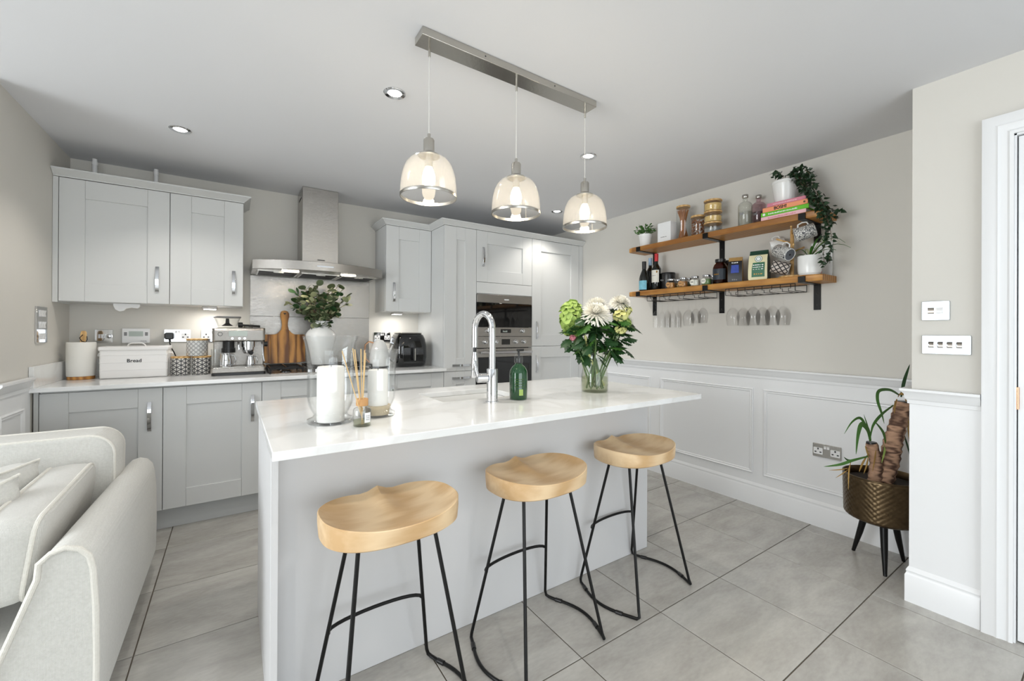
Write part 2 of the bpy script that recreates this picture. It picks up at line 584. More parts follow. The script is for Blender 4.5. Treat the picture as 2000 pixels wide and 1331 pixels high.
def lamp(name, kind, loc, power, parent=None, color=(1, 1, 1), radius=0.03, rot=(0, 0, 0), spot=None):
    l = bpy.data.lights.new(name, kind)
    l.energy, l.color = power, color
    if kind != 'AREA':
        l.shadow_soft_size = radius
    else:
        l.size = radius
    if spot:
        l.spot_size, l.spot_blend = spot, 0.6
    o = bpy.data.objects.new(name, l)
    COL.objects.link(o)
    o.location, o.rotation_euler = loc, rot
    if parent:
        o.parent = parent
    return o

def rrect(x0, x1, y0, y1, r, n=4):
    """rounded rectangle outline, counter-clockwise"""
    out = []
    for cx, cy, a in ((x1 - r, y0 + r, -PI / 2), (x1 - r, y1 - r, 0), (x0 + r, y1 - r, PI / 2), (x0 + r, y0 + r, PI)):
        for i in range(n + 1):
            t = a + PI / 2 * i / n
            out.append((cx + r * math.cos(t), cy + r * math.sin(t)))
    return out

def wloc(o):
    v = Vector((0, 0, 0))
    while o is not None:
        v = v + o.location
        o = o.parent
    return v

def wobj(name, mb, mat, parent, bev=0.0, sm=35, seg=2):
    """a part given in world coordinates"""
    return obj(name, mb, mat, parent, bev, sm, loc=tuple(-wloc(parent)), seg=seg)

def marks(w, h, n, d=.0006, seed=1):
    """a row of tiny strokes: print too small to read, facing -y"""
    r = random.Random(seed)
    mb = MB()
    x = -w / 2
    st = w / n
    for i in range(n):
        a = st * r.uniform(.5, .85)
        mb.box((x, -d / 2, -h / 2), (x + a, d / 2, -h / 2 + h * r.uniform(.6, 1)))
        x += st
    return mb

# ================================================================== THE ROOM
YB, W, H, WN, YN = 0.03, 3.8744, 2.281, 3.3785, -3.1854
XW, YR = -3.05, -6.45                       # far living-room wall and rear wall, out of view

fl = struct('floor', MB().box((XW - .12, YR - .12, -.12), (W + .12, YB + .12, -.003)), 'grout', label='large grey porcelain floor tiles with dark grout lines')
TP, TX0, TY0 = 0.4536, 0.569, -0.802
tb = TP / 2 - 0.0022
tile_me = me_from(MB().loft([[(-tb, -tb, -.012), (tb, -tb, -.012), (tb, tb, -.012), (-tb, tb, -.012)],
                             [(-tb, -tb, -.0012), (tb, -tb, -.0012), (tb, tb, -.0012), (-tb, tb, -.0012)],
                             [(-tb + .0012, -tb + .0012, 0), (tb - .0012, -tb + .0012, 0), (tb - .0012, tb - .0012, 0), (-tb + .0012, tb - .0012, 0)]]), 'tile', sm=0)
for i in range(-8, 8):
    for j in range(-3, 13):
        cx, cy = TX0 + (i + .5) * TP, TY0 - (j - .5) * TP
        if cx < XW - .2 or cy < YR - .2 or cy > YB + .2 or (cx < -.3 and cy > -.8) or (cx > 3.7 and cy < -3.5):
            continue
        obj('tile', None, 'floor_tile', fl, me=tile_me, loc=(cx, cy, 0))

struct('ceiling', MB().box((XW - .12, YR - .12, H), (W + .12, YB + .12, H + .1)), 'ceiling_paint', label='plain white plaster ceiling over the kitchen')
struct('wall_back', MB().box((-.12, YB, -.1), (W + .12, YB + .12, H)), 'wall_paint', label='warm grey painted wall behind the kitchen units')
wl = struct('wall_left', MB().box((-.12, -1.0, -.1), (0, YB, H)), 'wall_paint', label='warm grey wall at the left end of the worktop')
struct('wall_living', MB().box((XW - .12, -1.0, -.1), (-.12, -.88, H)), 'wall_paint', label='warm grey wall of the living area out of view')
wr = struct('wall_right', MB().box((W, YN - .2, -.1), (W + .12, YB, H)), 'wall_paint', label='warm grey wall carrying the floating shelves')
DY0, DY1, DZ = -3.478, -4.262, 1.965         # door opening
wn = struct('wall_right_near', MB().box((WN, YN, -.1), (W + .12, DY0, H)).box((WN, DY0, DZ), (WN + .12, DY1, H)).box((WN, DY1, -.1), (WN + .12, YR, H)).box((WN + .12, DY0 - .4, -.1), (WN + .9, DY0, H)), 'wall_paint', label='warm grey wall projection beside the white door')
struct('wall_far_left', MB().box((XW - .12, -1.0, -.1), (XW, -1.45, H)).box((XW - .12, -3.75, -.1), (XW, YR, H)).box((XW - .12, -1.45, -.1), (XW, -3.75, .55)).box((XW - .12, -1.45, 2.12), (XW, -3.75, H)), 'wall_paint', label='living area wall with the window, out of view')
struct('wall_rear', MB().box((XW, YR - .12, -.1), (-.52, YR, H)).box((2.82, YR - .12, -.1), (WN + .12, YR, H)).box((-.52, YR - .12, 2.1), (2.82, YR, H)), 'wall_paint', label='rear wall with the patio doors, out of view')
def window_frame(name, y0, y1, x0, x1, z0, z1, n, axis):
    mb = MB()
    p = lambda u, t, z: (u, t, z) if axis == 'y' else (t, u, z)
    T0, T1 = (y0, y1)
    for k in range(n + 1):
        u = x0 + (x1 - x0) * k / n
        mb.box(p(u - .035, T0, z0), p(u + .035, T1, z1))
    for z in (z0 + .03, z1 - .03):
        mb.box(p(x0, T0, z - .035), p(x1, T1, z + .035))
    o = struct(name, mb, 'white_trim', label='white framed glazing behind the camera')
    for k in range(n):
        a, b = x0 + (x1 - x0) * k / n + .03, x0 + (x1 - x0) * (k + 1) / n - .03
        obj('pane', MB().box(p(a, (T0 + T1) / 2 - .004, z0 + .05), p(b, (T0 + T1) / 2 + .004, z1 - .05)), 'window_glass', o)
window_frame('window_1', YR - .09, YR - .03, -.48, 2.78, 0, 2.1, 4, 'y')
window_frame('window_2', XW - .09, XW - .03, -3.72, -1.48, .55, 2.12, 3, 'x')

# ---- wainscot panelling, dado rails and skirtings
plan = lambda x, y, h: (x, y, h)
DADO = [(.004, .878), (.012, .880), (.013, .896), (.020, .904), (.022, .922), (.034, .936), (.034, .946), (.004, .946)]
SKIRT = [(.0, .0), (.018, .0), (.018, .118), (.015, .124), (.013, .130), (.015, .138), (.010, .150), (.004, .158), (.0, .158)]
obj('panelling', MB().box((W - .006, -.62, 0), (W + .01, YN, .89)), 'white_trim', wr)
obj('panelling', MB().box((WN - .006, YN + .006, 0), (WN + .02, -3.394, .89)).box((WN + .021, YN - .01, 0), (W - .007, YN + .006, .89)), 'white_trim', wn)
obj('panelling', MB().box((-.01, -1.0, 0), (.006, -.60, .89)), 'white_trim', wl)
struct('trim_1', sweep([(W, -.58), (W, YN + .02)], DADO, plan, side=-1), 'white_trim', label='white dado rail along the panelled wall')
struct('trim_2', sweep([(W, YN), (WN, YN), (WN, -3.394)], DADO, plan, side=-1), 'white_trim', label='white dado rail wrapped round the wall projection')
struct('trim_3', sweep([(0, -1.0), (0, -.628)], DADO, plan, side=-1), 'white_trim', label='white dado rail on the left wall beside the worktop')
struct('baseboard_right', sweep([(W, -.58), (W, YN + .02)], SKIRT, plan, side=-1), 'white_trim', label='white moulded skirting under the panelled wall')
struct('baseboard_right_near', sweep([(W, YN), (WN, YN), (WN, -3.394)], SKIRT, plan, side=-1), 'white_trim', label='white moulded skirting round the wall projection')
struct('baseboard_left', sweep([(0, -1.0), (0, -.62)], SKIRT, plan, side=-1), 'white_trim', label='white skirting on the left wall behind the sofa')
MOULD = [(0, .004), (0, .012), (.006, .016), (.012, .010), (.020, .012), (.026, .004)]
for y0, y1 in ((-.66, -1.409), (-1.512, -2.266), (-2.334, -3.088)):
    obj('panel_moulding', sweep([(y0, .218), (y1, .218), (y1, .806), (y0, .806)], MOULD, lambda a, b, h: (W - h, a, b), closed=True, side=-1), 'white_trim', wr)
obj('panel_moulding', sweep([(-.70, .22), (-1.7, .22), (-1.7, .80), (-.70, .80)][:2] and [(-.69, .22), (-.955, .22), (-.955, .80), (-.69, .80)], MOULD, lambda a, b, h: (h, a, b), closed=True, side=-1), 'white_trim', wl)

# ---- white door with its frame
ARCH = [(0, 0), (0, .012), (.010, .016), (.016, .012), (.030, .014), (.040, .020), (.048, .016), (.076, .020), (.082, .018), (.082, 0)]
tr4 = struct('trim_4', sweep([(DY0, 0), (DY0, DZ), (DY1, DZ), (DY1, 0)], ARCH, lambda a, b, h: (WN - .006 - h, a, b), side=-1), 'white_trim', label='white moulded architrave round the door')
jm = MB()
jm.box((WN - .006, DY0 - .006, 0), (WN + .12, DY0, DZ)).box((WN - .006, DY1, 0), (WN + .12, DY1 + .006, DZ)).box((WN - .006, DY0, DZ - .006), (WN + .12, DY1, DZ))
obj('lining', jm, 'white_trim', tr4)
dr = struct('door_1', MB().box((WN + .008, DY0 - .009, .006), (WN + .044, DY1 + .009, DZ - .009)), 'white_trim', bev=.0015, label='plain white internal door at the right edge')
obj('hinge', MB().cyl((WN + .004, DY0 - .007, .90), (WN + .004, DY0 - .007, .985), .006), 'copper', dr)
obj('door_handle', MB().tube([(WN + .01, DY1 + .07, 1.0), (WN - .045, DY1 + .07, 1.0), (WN - .05, DY1 + .10, 1.0), (WN - .05, DY1 + .18, 1.0)], .009, 10), 'chrome', dr)
obj('gap_shade_strip', MB().box((WN + .044, DY0 - .02, 0), (WN + .056, DY0 - .006, DZ)), 'gap_dark', tr4)  # dark strip painting in the shade of the gap beside the leaf

# ================================================================== FITTED KITCHEN
YT, YU = -0.559, -0.2826                    # faces of base/tall doors and of wall-unit doors
ZUB, ZUT, ZB, ZWB, ZW = 1.355, 2.074, 0.128, 0.864, 0.888

def handle(parent, p, length, vertical=True):
    """bowed chrome strap handle in front of a door, at world point p"""
    pts = []
    for i in range(13):
        t = i / 12
        a = (t - .5) * length
        out = .004 + .020 * math.sin(PI * t) ** .55
        pts.append((p[0], p[1] - out, p[2] + a) if vertical else (p[0] + a, p[1] - out, p[2]))
    mb = MB().strap(pts, .019, .005, (1, 0, 0) if vertical else (0, 0, 1))
    for s in (-1, 1):
        a = s * (length / 2 - .008)
        c = (p[0], p[1], p[2] + a) if vertical else (p[0] + a, p[1], p[2])
        mb.box((c[0] - .006, c[1] - .008, c[2] - .006), (c[0] + .006, c[1], c[2] + .006))
    return wobj('handle', mb, 'chrome', parent, bev=.001)

def shaker(parent, x0, x1, z0, z1, yf, fw=.108, name='door', g=.0016):
    x0, x1, z0, z1 = x0 + g, x1 - g, z0 + g, z1 - g
    e = .0004
    d = wobj(name, MB().box((x0 + fw - .004, yf + .010, z0 + fw - .004), (x1 - fw + .004, yf + .018, z1 - fw + .004)), 'cabinet_paint', parent)
    for a in (x0, x1 - fw):
        wobj('stile', MB().box((a, yf, z0), (a + fw, yf + .02, z1)), 'cabinet_paint', d, bev=.0014)
    for a in (z0, z1 - fw):
        wobj('rail', MB().box((x0 + fw + e, yf, a), (x1 - fw - e, yf + .02, a + fw)), 'cabinet_paint', d, bev=.0014)
    return d

def slab(parent, x0, x1, z0, z1, yf, name='panel', g=.0016):
    return wobj(name, MB().box((x0 + g, yf, z0 + g), (x1 - g, yf + .02, z1 - g)), 'cabinet_paint', parent, bev=.0014)

def carcass(parent, x0, x1, z0, z1, yf, mat='carcass_white', yb=None):
    yb = YB if yb is None else yb
    mb = MB()
    t = .016
    mb.box((x0, yf + .0225, z0), (x0 + t, yb - .001, z1)).box((x1 - t, yf + .0225, z0), (x1, yb - .001, z1))
    mb.box((x0 + t, yf + .0225, z0), (x1 - t, yb - .001, z0 + t)).box((x0 + t, yf + .0225, z1 - t), (x1 - t, yb - .001, z1))
    mb.box((x0 + t, yb - .012, z0 + t), (x1 - t, yb - .001, z1 - t))
    return wobj('carcass', mb, mat, parent)

# ---- wall units
X = [.0246, .5246, 1.0246, 1.8166, 2.3166]
u = thing('wall_cabinet', 'wide pale grey wall cabinet in the corner above the bread bin', 'cabinet', (.2746, -.13, ZUB))
carcass(u, X[0], X[1], ZUB, ZUT, YU, 'cabinet_paint')
wobj('filler', MB().box((.001, YU, ZUB - .006), (X[0] - .001, YB - .002, ZUT)), 'cabinet_paint', u, bev=.001)
handle(shaker(u, X[0], X[1], ZUB, ZUT, YU), (.464, YU, 1.510), .162)
u = thing('wall_cabinet', 'narrower pale grey wall cabinet above the coffee machine', 'cabinet', (.72, -.13, ZUB))
carcass(u, X[1], .9226, ZUB, ZUT, YU, 'cabinet_paint')
handle(shaker(u, X[1], .9226, ZUB, ZUT, YU), (.867, YU, 1.516), .162)
u = thing('wall_cabinet', 'pale grey wall cabinet above the air fryer', 'cabinet', (2.116, -.13, ZUB))
carcass(u, 1.9166, 2.3166, ZUB, ZUT, YU, 'cabinet_paint')
handle(shaker(u, 1.9166, 2.3166, ZUB, ZUT, YU), (1.984, YU, 1.516), .162)

CORN = [(-.010, 0), (.004, 0), (.004, .006), (.012, .010), (.034, .030), (.042, .034), (.042, .042), (-.010, .042)]
cz = lambda x, y, h: (x, y, ZUT + .002 + h)
tag(obj('cornice', sweep([(.002, YU), (.9226, YU), (.9226, YB - .002)], CORN, cz, side=-1), 'cabinet_paint'), 'pale grey cornice along the top of the left wall cabinets', 'cornice')
tag(obj('cornice', sweep([(1.9166, YB - .002), (1.9166, YU), (2.3172, YU), (2.3172, YT), (W - .002, YT)], CORN, cz, side=-1), 'cabinet_paint'), 'long stepped pale grey cornice over the tall units', 'cornice')

# ---- base units
specs = [(X[0], X[1], [(X[0], X[1], .466)], 'pale grey base cabinet door behind the sofa, under the bread bin', .2746),
         (X[1], X[2], [(X[1], X[2], .973)], 'pale grey base cabinet under the coffee machine', .7746),
         (X[2], X[3], [(X[2], 1.4206, 1.365), (1.4206, X[3], 1.476)], 'double pale grey base cabinet under the gas hob', 1.42),
         (X[3], X[4], [(X[3], X[4], 1.885)], 'pale grey base cabinet under the air fryer', 2.0666)]
for x0, x1, doors, lab, cx in specs:
    u = thing('base_cabinet', lab, 'cabinet', (cx, -.27, ZB))
    carcass(u, x0, x1, ZB, ZWB - .001, YT)
    if x0 == X[0]:
        wobj('filler', MB().box((.006, YT, ZB), (x0 - .001, YT + .02, ZWB - .001)), 'cabinet_paint', u, bev=.001)
    for a, b, hx in doors:
        handle(shaker(u, a, b, ZB, ZWB - .012, YT), (hx, YT, .687), .168)
tag(obj('plinth', MB().box((.02, YT + .055, .001), (X[4], YT + .071, ZB - .003)), 'plinth_paint'), 'grey plinth board under the base cabinets', 'plinth')
tag(obj('plinth', MB().box((2.3186, YT + .055, .001), (W - .002, YT + .071, ZB - .003)), 'plinth_paint'), 'grey plinth board under the tall oven units', 'plinth')
t = thing('worktop', 'white quartz worktop along the back wall', 'worktop', (1.1, -.3, ZWB))
wobj('slab', MB().box((.002, -.615, ZWB), (2.3160, YB - .001, ZW)), 'quartz', t, bev=.0025)
wobj('upstand', MB().box((.001, -.606, ZW), (.02, YB - .022, .998)), 'quartz', t, bev=.0015)
wobj('upstand', MB().box((.001, YB - .02, ZW), (.968, YB - .001, .998)), 'quartz', t, bev=.0015)
wobj('upstand', MB().box((1.868, YB - .02, ZW), (2.3155, YB - .001, .998)), 'quartz', t, bev=.0015)

# ---- tall units
u = thing('larder_cabinet', 'tall narrow pale grey pull-out larder left of the ovens', 'cabinet', (2.468, -.26, ZB))
carcass(u, 2.3186, 2.619, ZB, ZUT, YT, 'cabinet_paint')
handle(shaker(u, 2.3174, 2.619, .853, ZUT, YT), (2.475, YT, .903), .168, False)
handle(shaker(u, 2.3174, 2.619, ZB, .853, YT), (2.475, YT, .797), .168, False)
u = thing('oven_housing', 'tall pale grey cabinet housing the microwave and oven', 'cabinet', (2.9186, -.26, ZB))
mb = MB()
for a in (2.620, 3.2012):
    mb.box((a, YT + .0225, ZB), (a + .016, YB - .001, ZUT))
mb.box((2.636, YB - .012, ZB), (3.2012, YB - .001, ZUT))
for z in (ZB, .531, 1.522, ZUT - .016):
    mb.box((2.636, YT + .0225, z), (3.2012, YB - .013, z + .016))
wobj('carcass', mb, 'carcass_white', u)
handle(shaker(u, 2.619, 3.2182, 1.624, ZUT, YT), (2.684, YT, 1.845), .168)
slab(u, 2.619, 3.2182, 1.5235, 1.624, YT)
handle(shaker(u, 2.619, 3.2182, ZB, .546, YT), (2.918, YT, .49), .168, False)
u = thing('fridge_cabinet', 'tall pale grey fridge freezer cabinet beside the panelled wall', 'cabinet', (3.518, -.26, ZB))
carcass(u, 3.2188, 3.8181, ZB, ZUT, YT, 'carcass_white')
wobj('filler', MB().box((3.8196, YT, ZB), (W - .002, YB - .002, ZUT)), 'cabinet_paint', u, bev=.001)
handle(shaker(u, 3.2182, 3.8181, 1.052, ZUT, YT), (3.275, YT, 1.205), .168)
handle(shaker(u, 3.2182, 3.8181, ZB, 1.052, YT), (3.275, YT, .885), .168)

def knob(parent, x, z, y, r=.017):
    return wobj('knob', MB().lathe([(0, 0), (r * 1.15, 0), (r * 1.15, .004), (r, .006), (r * .9, .022), (r * .6, .025), (0, .025)], 20).xf(Matrix.Rotation(PI / 2, 4, 'X')).mv(x, y, z), 'chrome', parent)

# ---- microwave
x0, x1 = 2.623, 3.2142
t = thing('microwave', 'built-in steel and black microwave above the oven', 'microwave', (2.9186, -.30, 1.146))
wobj('body', MB().box((2.640, YT + .024, 1.147), (3.198, -.12, 1.512)), 'black_plastic', t)
wobj('top_trim', MB().box((x0, YT - .004, 1.446), (x1, YT + .02, 1.5195)), 'brushed_steel', t, bev=.002)
wobj('door_glass', MB().box((x0, YT - .006, 1.230), (x1, YT + .02, 1.4445)), 'oven_glass', t, bev=.002)
cp = wobj('control_panel', MB().box((x0, YT - .004, 1.147), (x1, YT + .02, 1.2285)), 'brushed_steel', t, bev=.002)
knob(cp, 2.735, 1.195, YT - .004)
knob(cp, 3.105, 1.197, YT - .004)
wobj('display', MB().box((2.868, YT - .006, 1.178), (2.978, YT - .003, 1.212)), 'black_gloss', cp)
wobj('digits', marks(.05, .016, 4).mv(2.915, YT - .0064, 1.193), 'lcd', cp)
wobj('badge', MB().box((2.905, YT - .0052, 1.474), (2.955, YT - .0038, 1.483)), 'white_plastic', t)
# ---- oven
t = thing('oven', 'built-in steel oven with long bar handle under the microwave', 'oven', (2.9186, -.30, .547))
wobj('body', MB().box((2.640, YT + .024, .548), (3.198, -.06, 1.140)), 'black_plastic', t)
cp = wobj('control_panel', MB().box((x0, YT - .004, 1.045), (x1, YT + .02, 1.144)), 'brushed_steel', t, bev=.002)
for kx in (2.705, 2.815, 3.030, 3.120):
    knob(cp, kx, 1.098, YT - .004)
wobj('display', MB().box((2.880, YT - .006, 1.072), (2.968, YT - .003, 1.122)), 'black_gloss', cp)
dr_ = wobj('door', MB().box((x0, YT - .004, .962), (x1, YT + .02, 1.038)).box((x0, YT - .004, .551), (x1, YT + .02, .80)), 'brushed_steel', t, bev=.002)
wobj('door_glass', MB().box((x0, YT - .006, .70), (x1, YT + .02, .9605)), 'oven_glass', dr_, bev=.002)
hb = MB().cyl((2.65, YT - .045, 1.006), (3.188, YT - .045, 1.006), .011)
for a in (2.69, 3.148):
    hb.cyl((a, YT - .045, 1.006), (a, YT - .003, 1.006), .007)
wobj('handle', hb, 'chrome', dr_)

# ---- steel splashback and cooker hood
t = thing('splashback', 'brushed steel splashback behind the hob', 'splashback', (1.417, YB, ZW))
wobj('upper_sheet', MB().box((.972, YB - .006, 1.302), (1.863, YB - .001, 1.612)), 'splash_steel', t, bev=.001)
wobj('lower_sheet', MB().box((.972, YB - .006, ZW + .001), (1.863, YB - .001, 1.300)), 'splash_steel', t, bev=.001)

t = thing('cooker_hood', 'stainless steel chimney cooker hood with curved canopy', 'cooker hood', (1.417, -.25, 1.612))
arc = [(.972, YB - .002), (.972, -.33)]
for i in range(17):
    a = i / 16
    xx = .972 + .891 * a
    arc.append((xx, -.33 - .175 * math.sin(PI * (a * .94 + .03)) ** .8 - .0))
arc += [(1.863, -.33), (1.863, YB - .002)]
wobj('canopy', MB().prism(arc, 'z', 1.618, 1.682), 'brushed_steel', t, bev=.002)
ch = wobj('chimney', MB().box((1.295, -.255, 1.682), (1.549, YB - .002, H - .002)), 'brushed_steel', t, bev=.002)
wobj('vent_slot', MB().box((1.2942, -.20, 2.20), (1.2952, -.06, 2.215)), 'gap_dark', ch)
wobj('badge', MB().box((1.40, -.2562, 1.728), (1.452, -.2548, 1.735)), 'black_plastic', ch)
wobj('control_strip', MB().box((1.36, -.5055, 1.645), (1.47, -.503, 1.655)), 'chrome', t)
for k in range(3):
    a = 1.005 + k * .279
    f = wobj('filter', MB().box((a, -.31, 1.6125), (a + .265, -.02, 1.6185)), 'nickel', t, bev=.001)
    mb = MB()
    for q in range(12):
        mb.box((a + .012, -.298 + q * .023, 1.611), (a + .253, -.298 + q * .023 + .012, 1.6128))
    wobj('mesh', mb, 'black_metal', f)
    wobj('pull', MB().box((a + .10, -.302, 1.607), (a + .165, -.282, 1.6118)), 'nickel', f, bev=.001)
emit('lamp_glow', (1, .93, .80, 1), 12)
emit('lamp_cool', (1, .985, .95, 1), 12)
for a in (1.205, 1.60):
    wobj('lamp_lens', MB().prism(rrect(a - .055, a + .055, -.385, -.36, .012), 'z', 1.6135, 1.6185), 'lamp_glow', t)
    lamp('hood_light', 'AREA', tuple(Vector((a, -.372, 1.610)) - wloc(t)), .5, t, (1, .86, .68), .05)

# ---- under-cabinet lamps
for a, lab in ((.73, 'small steel lamp under the wall cabinet by the coffee machine'), (2.06, 'small steel lamp under the wall cabinet by the air fryer')):
    t = thing('under_cabinet_lamp', lab, 'lamp', (a, -.13, ZUB))
    wobj('housing', MB().box((a - .042, -.17, 1.336), (a + .042, -.09, ZUB - .0005)), 'brushed_steel', t, bev=.002)
    wobj('lens', MB().box((a - .034, -.162, 1.3335), (a + .034, -.098, 1.336)), 'lamp_cool', t)
    lamp('lens_light', 'AREA', tuple(Vector((a, -.13, 1.331)) - wloc(t)), 1.0, t, (1, .97, .92), .06)
# ---- white cable cover hanging under the corner wall cabinet
pts = [(.245, 1.342), (.255, 1.316), (.275, 1.304), (.295, 1.310), (.305, 1.324), (.33, 1.330), (.36, 1.326), (.372, 1.336), (.372, 1.3545), (.245, 1.3545)]
tag(obj('cable_cover', MB().prism(pts, 'y', -.21, -.19), 'white_plastic', bev=.002), 'white moulded cable cover under the corner wall cabinet', 'cable cover')

# ---- duct and brackets on top of the left wall cabinets
pts = [(0.02, -.02, 2.160), (.15, -.03, 2.162), (.25, -.05, 2.150), (.31, -.07, 2.130)]
tag(obj('duct_pipe', MB().tube(pts, [.04, .04, .038, .03], 16), 'white_plastic'), 'white duct lying on the left wall cabinets', 'pipe')
for a, lab in ((.138, 'white pipe stub rising behind the left end of the cornice'), (.433, 'white pipe stub rising behind the middle of the cornice')):
    tag(obj('pipe_stub', MB().cyl((a, -.10, ZUT + .001), (a, -.10, 2.262), .012, n=12).cyl((a, -.10, 2.225), (a, -.10, 2.245), .0145, n=12), 'white_plastic'), lab, 'pipe')

# ---- ceiling downlights
for k, (px, py, lab) in enumerate(((352, 253, 'recessed ceiling spotlight nearest the left wall cabinets'), (771, 182, 'recessed ceiling spotlight left of the pendant bar'),
                                   (1149, 305, 'recessed ceiling spotlight beside the rightmost pendant cord'), (1088, 413, 'recessed ceiling spotlight above the tall fridge cabinet'),
                                   ((.35, -3.5, H), None, 'added unseen ceiling spotlight behind the camera, left of four'), ((1.55, -3.5, H), None, 'added unseen ceiling spotlight behind the camera, right of four'),  # added out of view: four spotlights to brighten the island front and near floor
                                   ((.35, -4.9, H), None, 'added unseen ceiling spotlight by the patio doors, left'), ((1.55, -4.9, H), None, 'added unseen ceiling spotlight by the patio doors, right'))):
    p = on(2, H, px, py) if py else Vector(px)
    t = thing('ceiling_spotlight', lab, 'spotlight', (p.x, p.y, H), group='recessed ceiling spotlights')
    obj('bezel', MB().lathe([(.030, 0), (.032, -.003), (.046, -.005), (.050, -.002), (.050, 0)], 32), 'chrome', t)
    obj('lens', MB().lathe([(0, -.001), (.0305, -.001), (.0305, -.0002), (0, -.0002)], 24), 'lamp_cool', t)
    lamp('spot_light', 'SPOT', (0, 0, -.01), 24, t, (1, .95, .88), .03, spot=math.radians(115))

# ================================================================== PENDANT LIGHT
t = thing('pendant_light', 'brushed nickel bar pendant with three ribbed glass bell shades', 'pendant light', (1.852, -2.287, H))
bar = wobj('ceiling_bar', MB().box((1.421, -2.325, H - .03), (2.284, -2.249, H - .0005)), 'nickel', t, bev=.0015)
for a in (1.68, 2.03):
    wobj('screw', MB().cyl((a, -2.3255, H - .014), (a, -2.3235, H - .014), .003, n=10), 'gap_dark', bar)
emit('bulb_glow', (1, .84, .60, 1), 20)
plain('cord_grey', lin(205, 203, 198), 0.4, var=0.02)
def ribbed(prof, n, amp):
    mb = MB()
    rings = []
    for r, z in prof:
        rings.append([((r + amp * (a % 2) * (1 if r > .06 else 0)) * math.cos(2 * PI * a / n), (r + amp * (a % 2) * (1 if r > .06 else 0)) * math.sin(2 * PI * a / n), z) for a in range(n)])
    return mb.loft(rings, cap=False)
bell = [(.034, .152), (.050, .149), (.066, .140), (.080, .124), (.090, .102), (.0965, .075), (.100, .045), (.1015, .012)]
for a in (1.463, 1.853, 2.247):
    zr = 1.683
    o = Vector((a, -2.287, zr))
    wobj('cord', MB().cyl((a, -2.287, zr + .232), (a, -2.287, H - .075), .0022, n=8), 'cord_grey', t)
    wobj('cord_grip', MB().cyl((a, -2.287, H - .076), (a, -2.287, H - .030), .0045, n=10), 'nickel', t)
    cap = wobj('lamp_holder', MB().lathe([(0, .150), (.036, .150), (.040, .153), (.040, .157), (.024, .164), (.020, .168), (.020, .212), (.017, .217), (.010, .220), (.006, .222), (.006, .236), (0, .236)], 28, tuple(o)), 'nickel', t)
    sh = wobj('shade', ribbed(bell, 96, .0009).mv(*o), 'pendant_glass', t, sm=60)
    wobj('rim', MB().lathe([(.1005, 0), (.1035, 0), (.1042, .003), (.1042, .009), (.1025, .011), (.1005, .011), (.1005, 0)], 48, tuple(o)), 'nickel', sh)
    wobj('bulb', MB().lathe([(0, .040), (.012, .043), (.021, .054), (.024, .070), (.021, .090), (.015, .106), (.012, .112), (0, .112)], 20, tuple(o)), 'bulb_glow', t)
    wobj('bulb_cap', MB().lathe([(0, .1125), (.0135, .1125), (.0135, .1495), (0, .1495)], 16, tuple(o)), 'nickel', t)
    lamp('bulb_light', 'POINT', tuple(o + Vector((0, 0, .030)) - wloc(t)), 1.9, t, (1, .87, .68), .022)

# ================================================================== PLATES ON THE WALLS
def plate(name, label, cat, origin, un, w, h, mat='chrome', t=.008):
    """a plate on a wall: local x runs along the wall, y points into the wall, z up"""
    o = thing(name, label, cat, origin, math.atan2(un[1], un[0]))
    obj('plate', MB().prism(rrect(-w / 2, w / 2, -h / 2, h / 2, .004), 'y', -t, -.0006), mat, o, bev=.001)
    return o
def rocker(o, x, z, w=.018, h=.026, mat='white_plastic'):
    r = obj('rocker', MB().prism([(-.0075, z - h / 2), (-.0105, z - h / 2), (-.0085, z), (-.0125, z + h / 2), (-.0075, z + h / 2)], 'x', x - w / 2, x + w / 2), mat, o)
    return r
def uk_outlet(o, x, z, mat='white_plastic', pinmat='ink'):
    f = obj('outlet', MB().prism(rrect(x - .024, x + .024, z - .026, z + .014, .004), 'y', -.0095, -.0075), mat, o)
    obj('pin_holes', MB().box((x - .004, -.0099, z + .002), (x + .004, -.0093, z + .012)).box((x - .018, -.0099, z - .016), (x - .008, -.0093, z - .009)).box((x + .008, -.0099, z - .016), (x + .018, -.0093, z - .009)), pinmat, f)

# left wall: the local x axis runs towards +y
o = plate('switch_plate', 'tall chrome grid switch plate on the left wall', 'light switch', (.0, -.452, 1.214), (0, 1), .15, .196)
for r in range(3):
    for c in range(3):
        rocker(o, -.032 + c * .032, .062 - r * .062, .026, .034)
# back wall
o = plate('dimmer_plate', 'small chrome dimmer plate behind the utensil crock', 'light switch', (.162, YB, 1.147), (1, 0), .086, .086)
for c in range(3):
    rocker(o, -.022 + c * .013, 0, .009, .026)
obj('dial', MB().lathe([(0, 0), (.014, 0), (.013, .014), (.010, .016), (0, .016)], 20).xf(Matrix.Rotation(PI / 2, 4, 'X')).mv(.026, -.008, 0), 'chrome', o)
o = plate('heating_controller', 'white heating controller with grey screen above the bread bin', 'thermostat', (.322, YB, 1.150), (1, 0), .14, .097, 'white_plastic', .024)
obj('screen', MB().box((-.036, -.0252, -.004), (.036, -.0238, .030)), 'lcd', o)
obj('keys', MB().box((-.060, -.0252, 0), (-.045, -.0238, .024)).box((.046, -.0252, 0), (.061, -.0238, .024)), 'grey_ink', o)
obj('maker_mark', marks(.034, .006, 5).mv(.042, -.0246, -.036), 'grey_ink', o)
o = plate('double_socket', 'chrome double socket with black plug above the bread bin', 'socket', (.540, YB, 1.150), (1, 0), .146, .086)
uk_outlet(o, -.044, .002); uk_outlet(o, .044, .002)
rocker(o, -.008, .024, .012, .018); rocker(o, .008, .024, .012, .018)
p = thing('black_plug', 'black plug and flex in the socket above the bread bin', 'plug', (.496, YB - .010, 1.150))
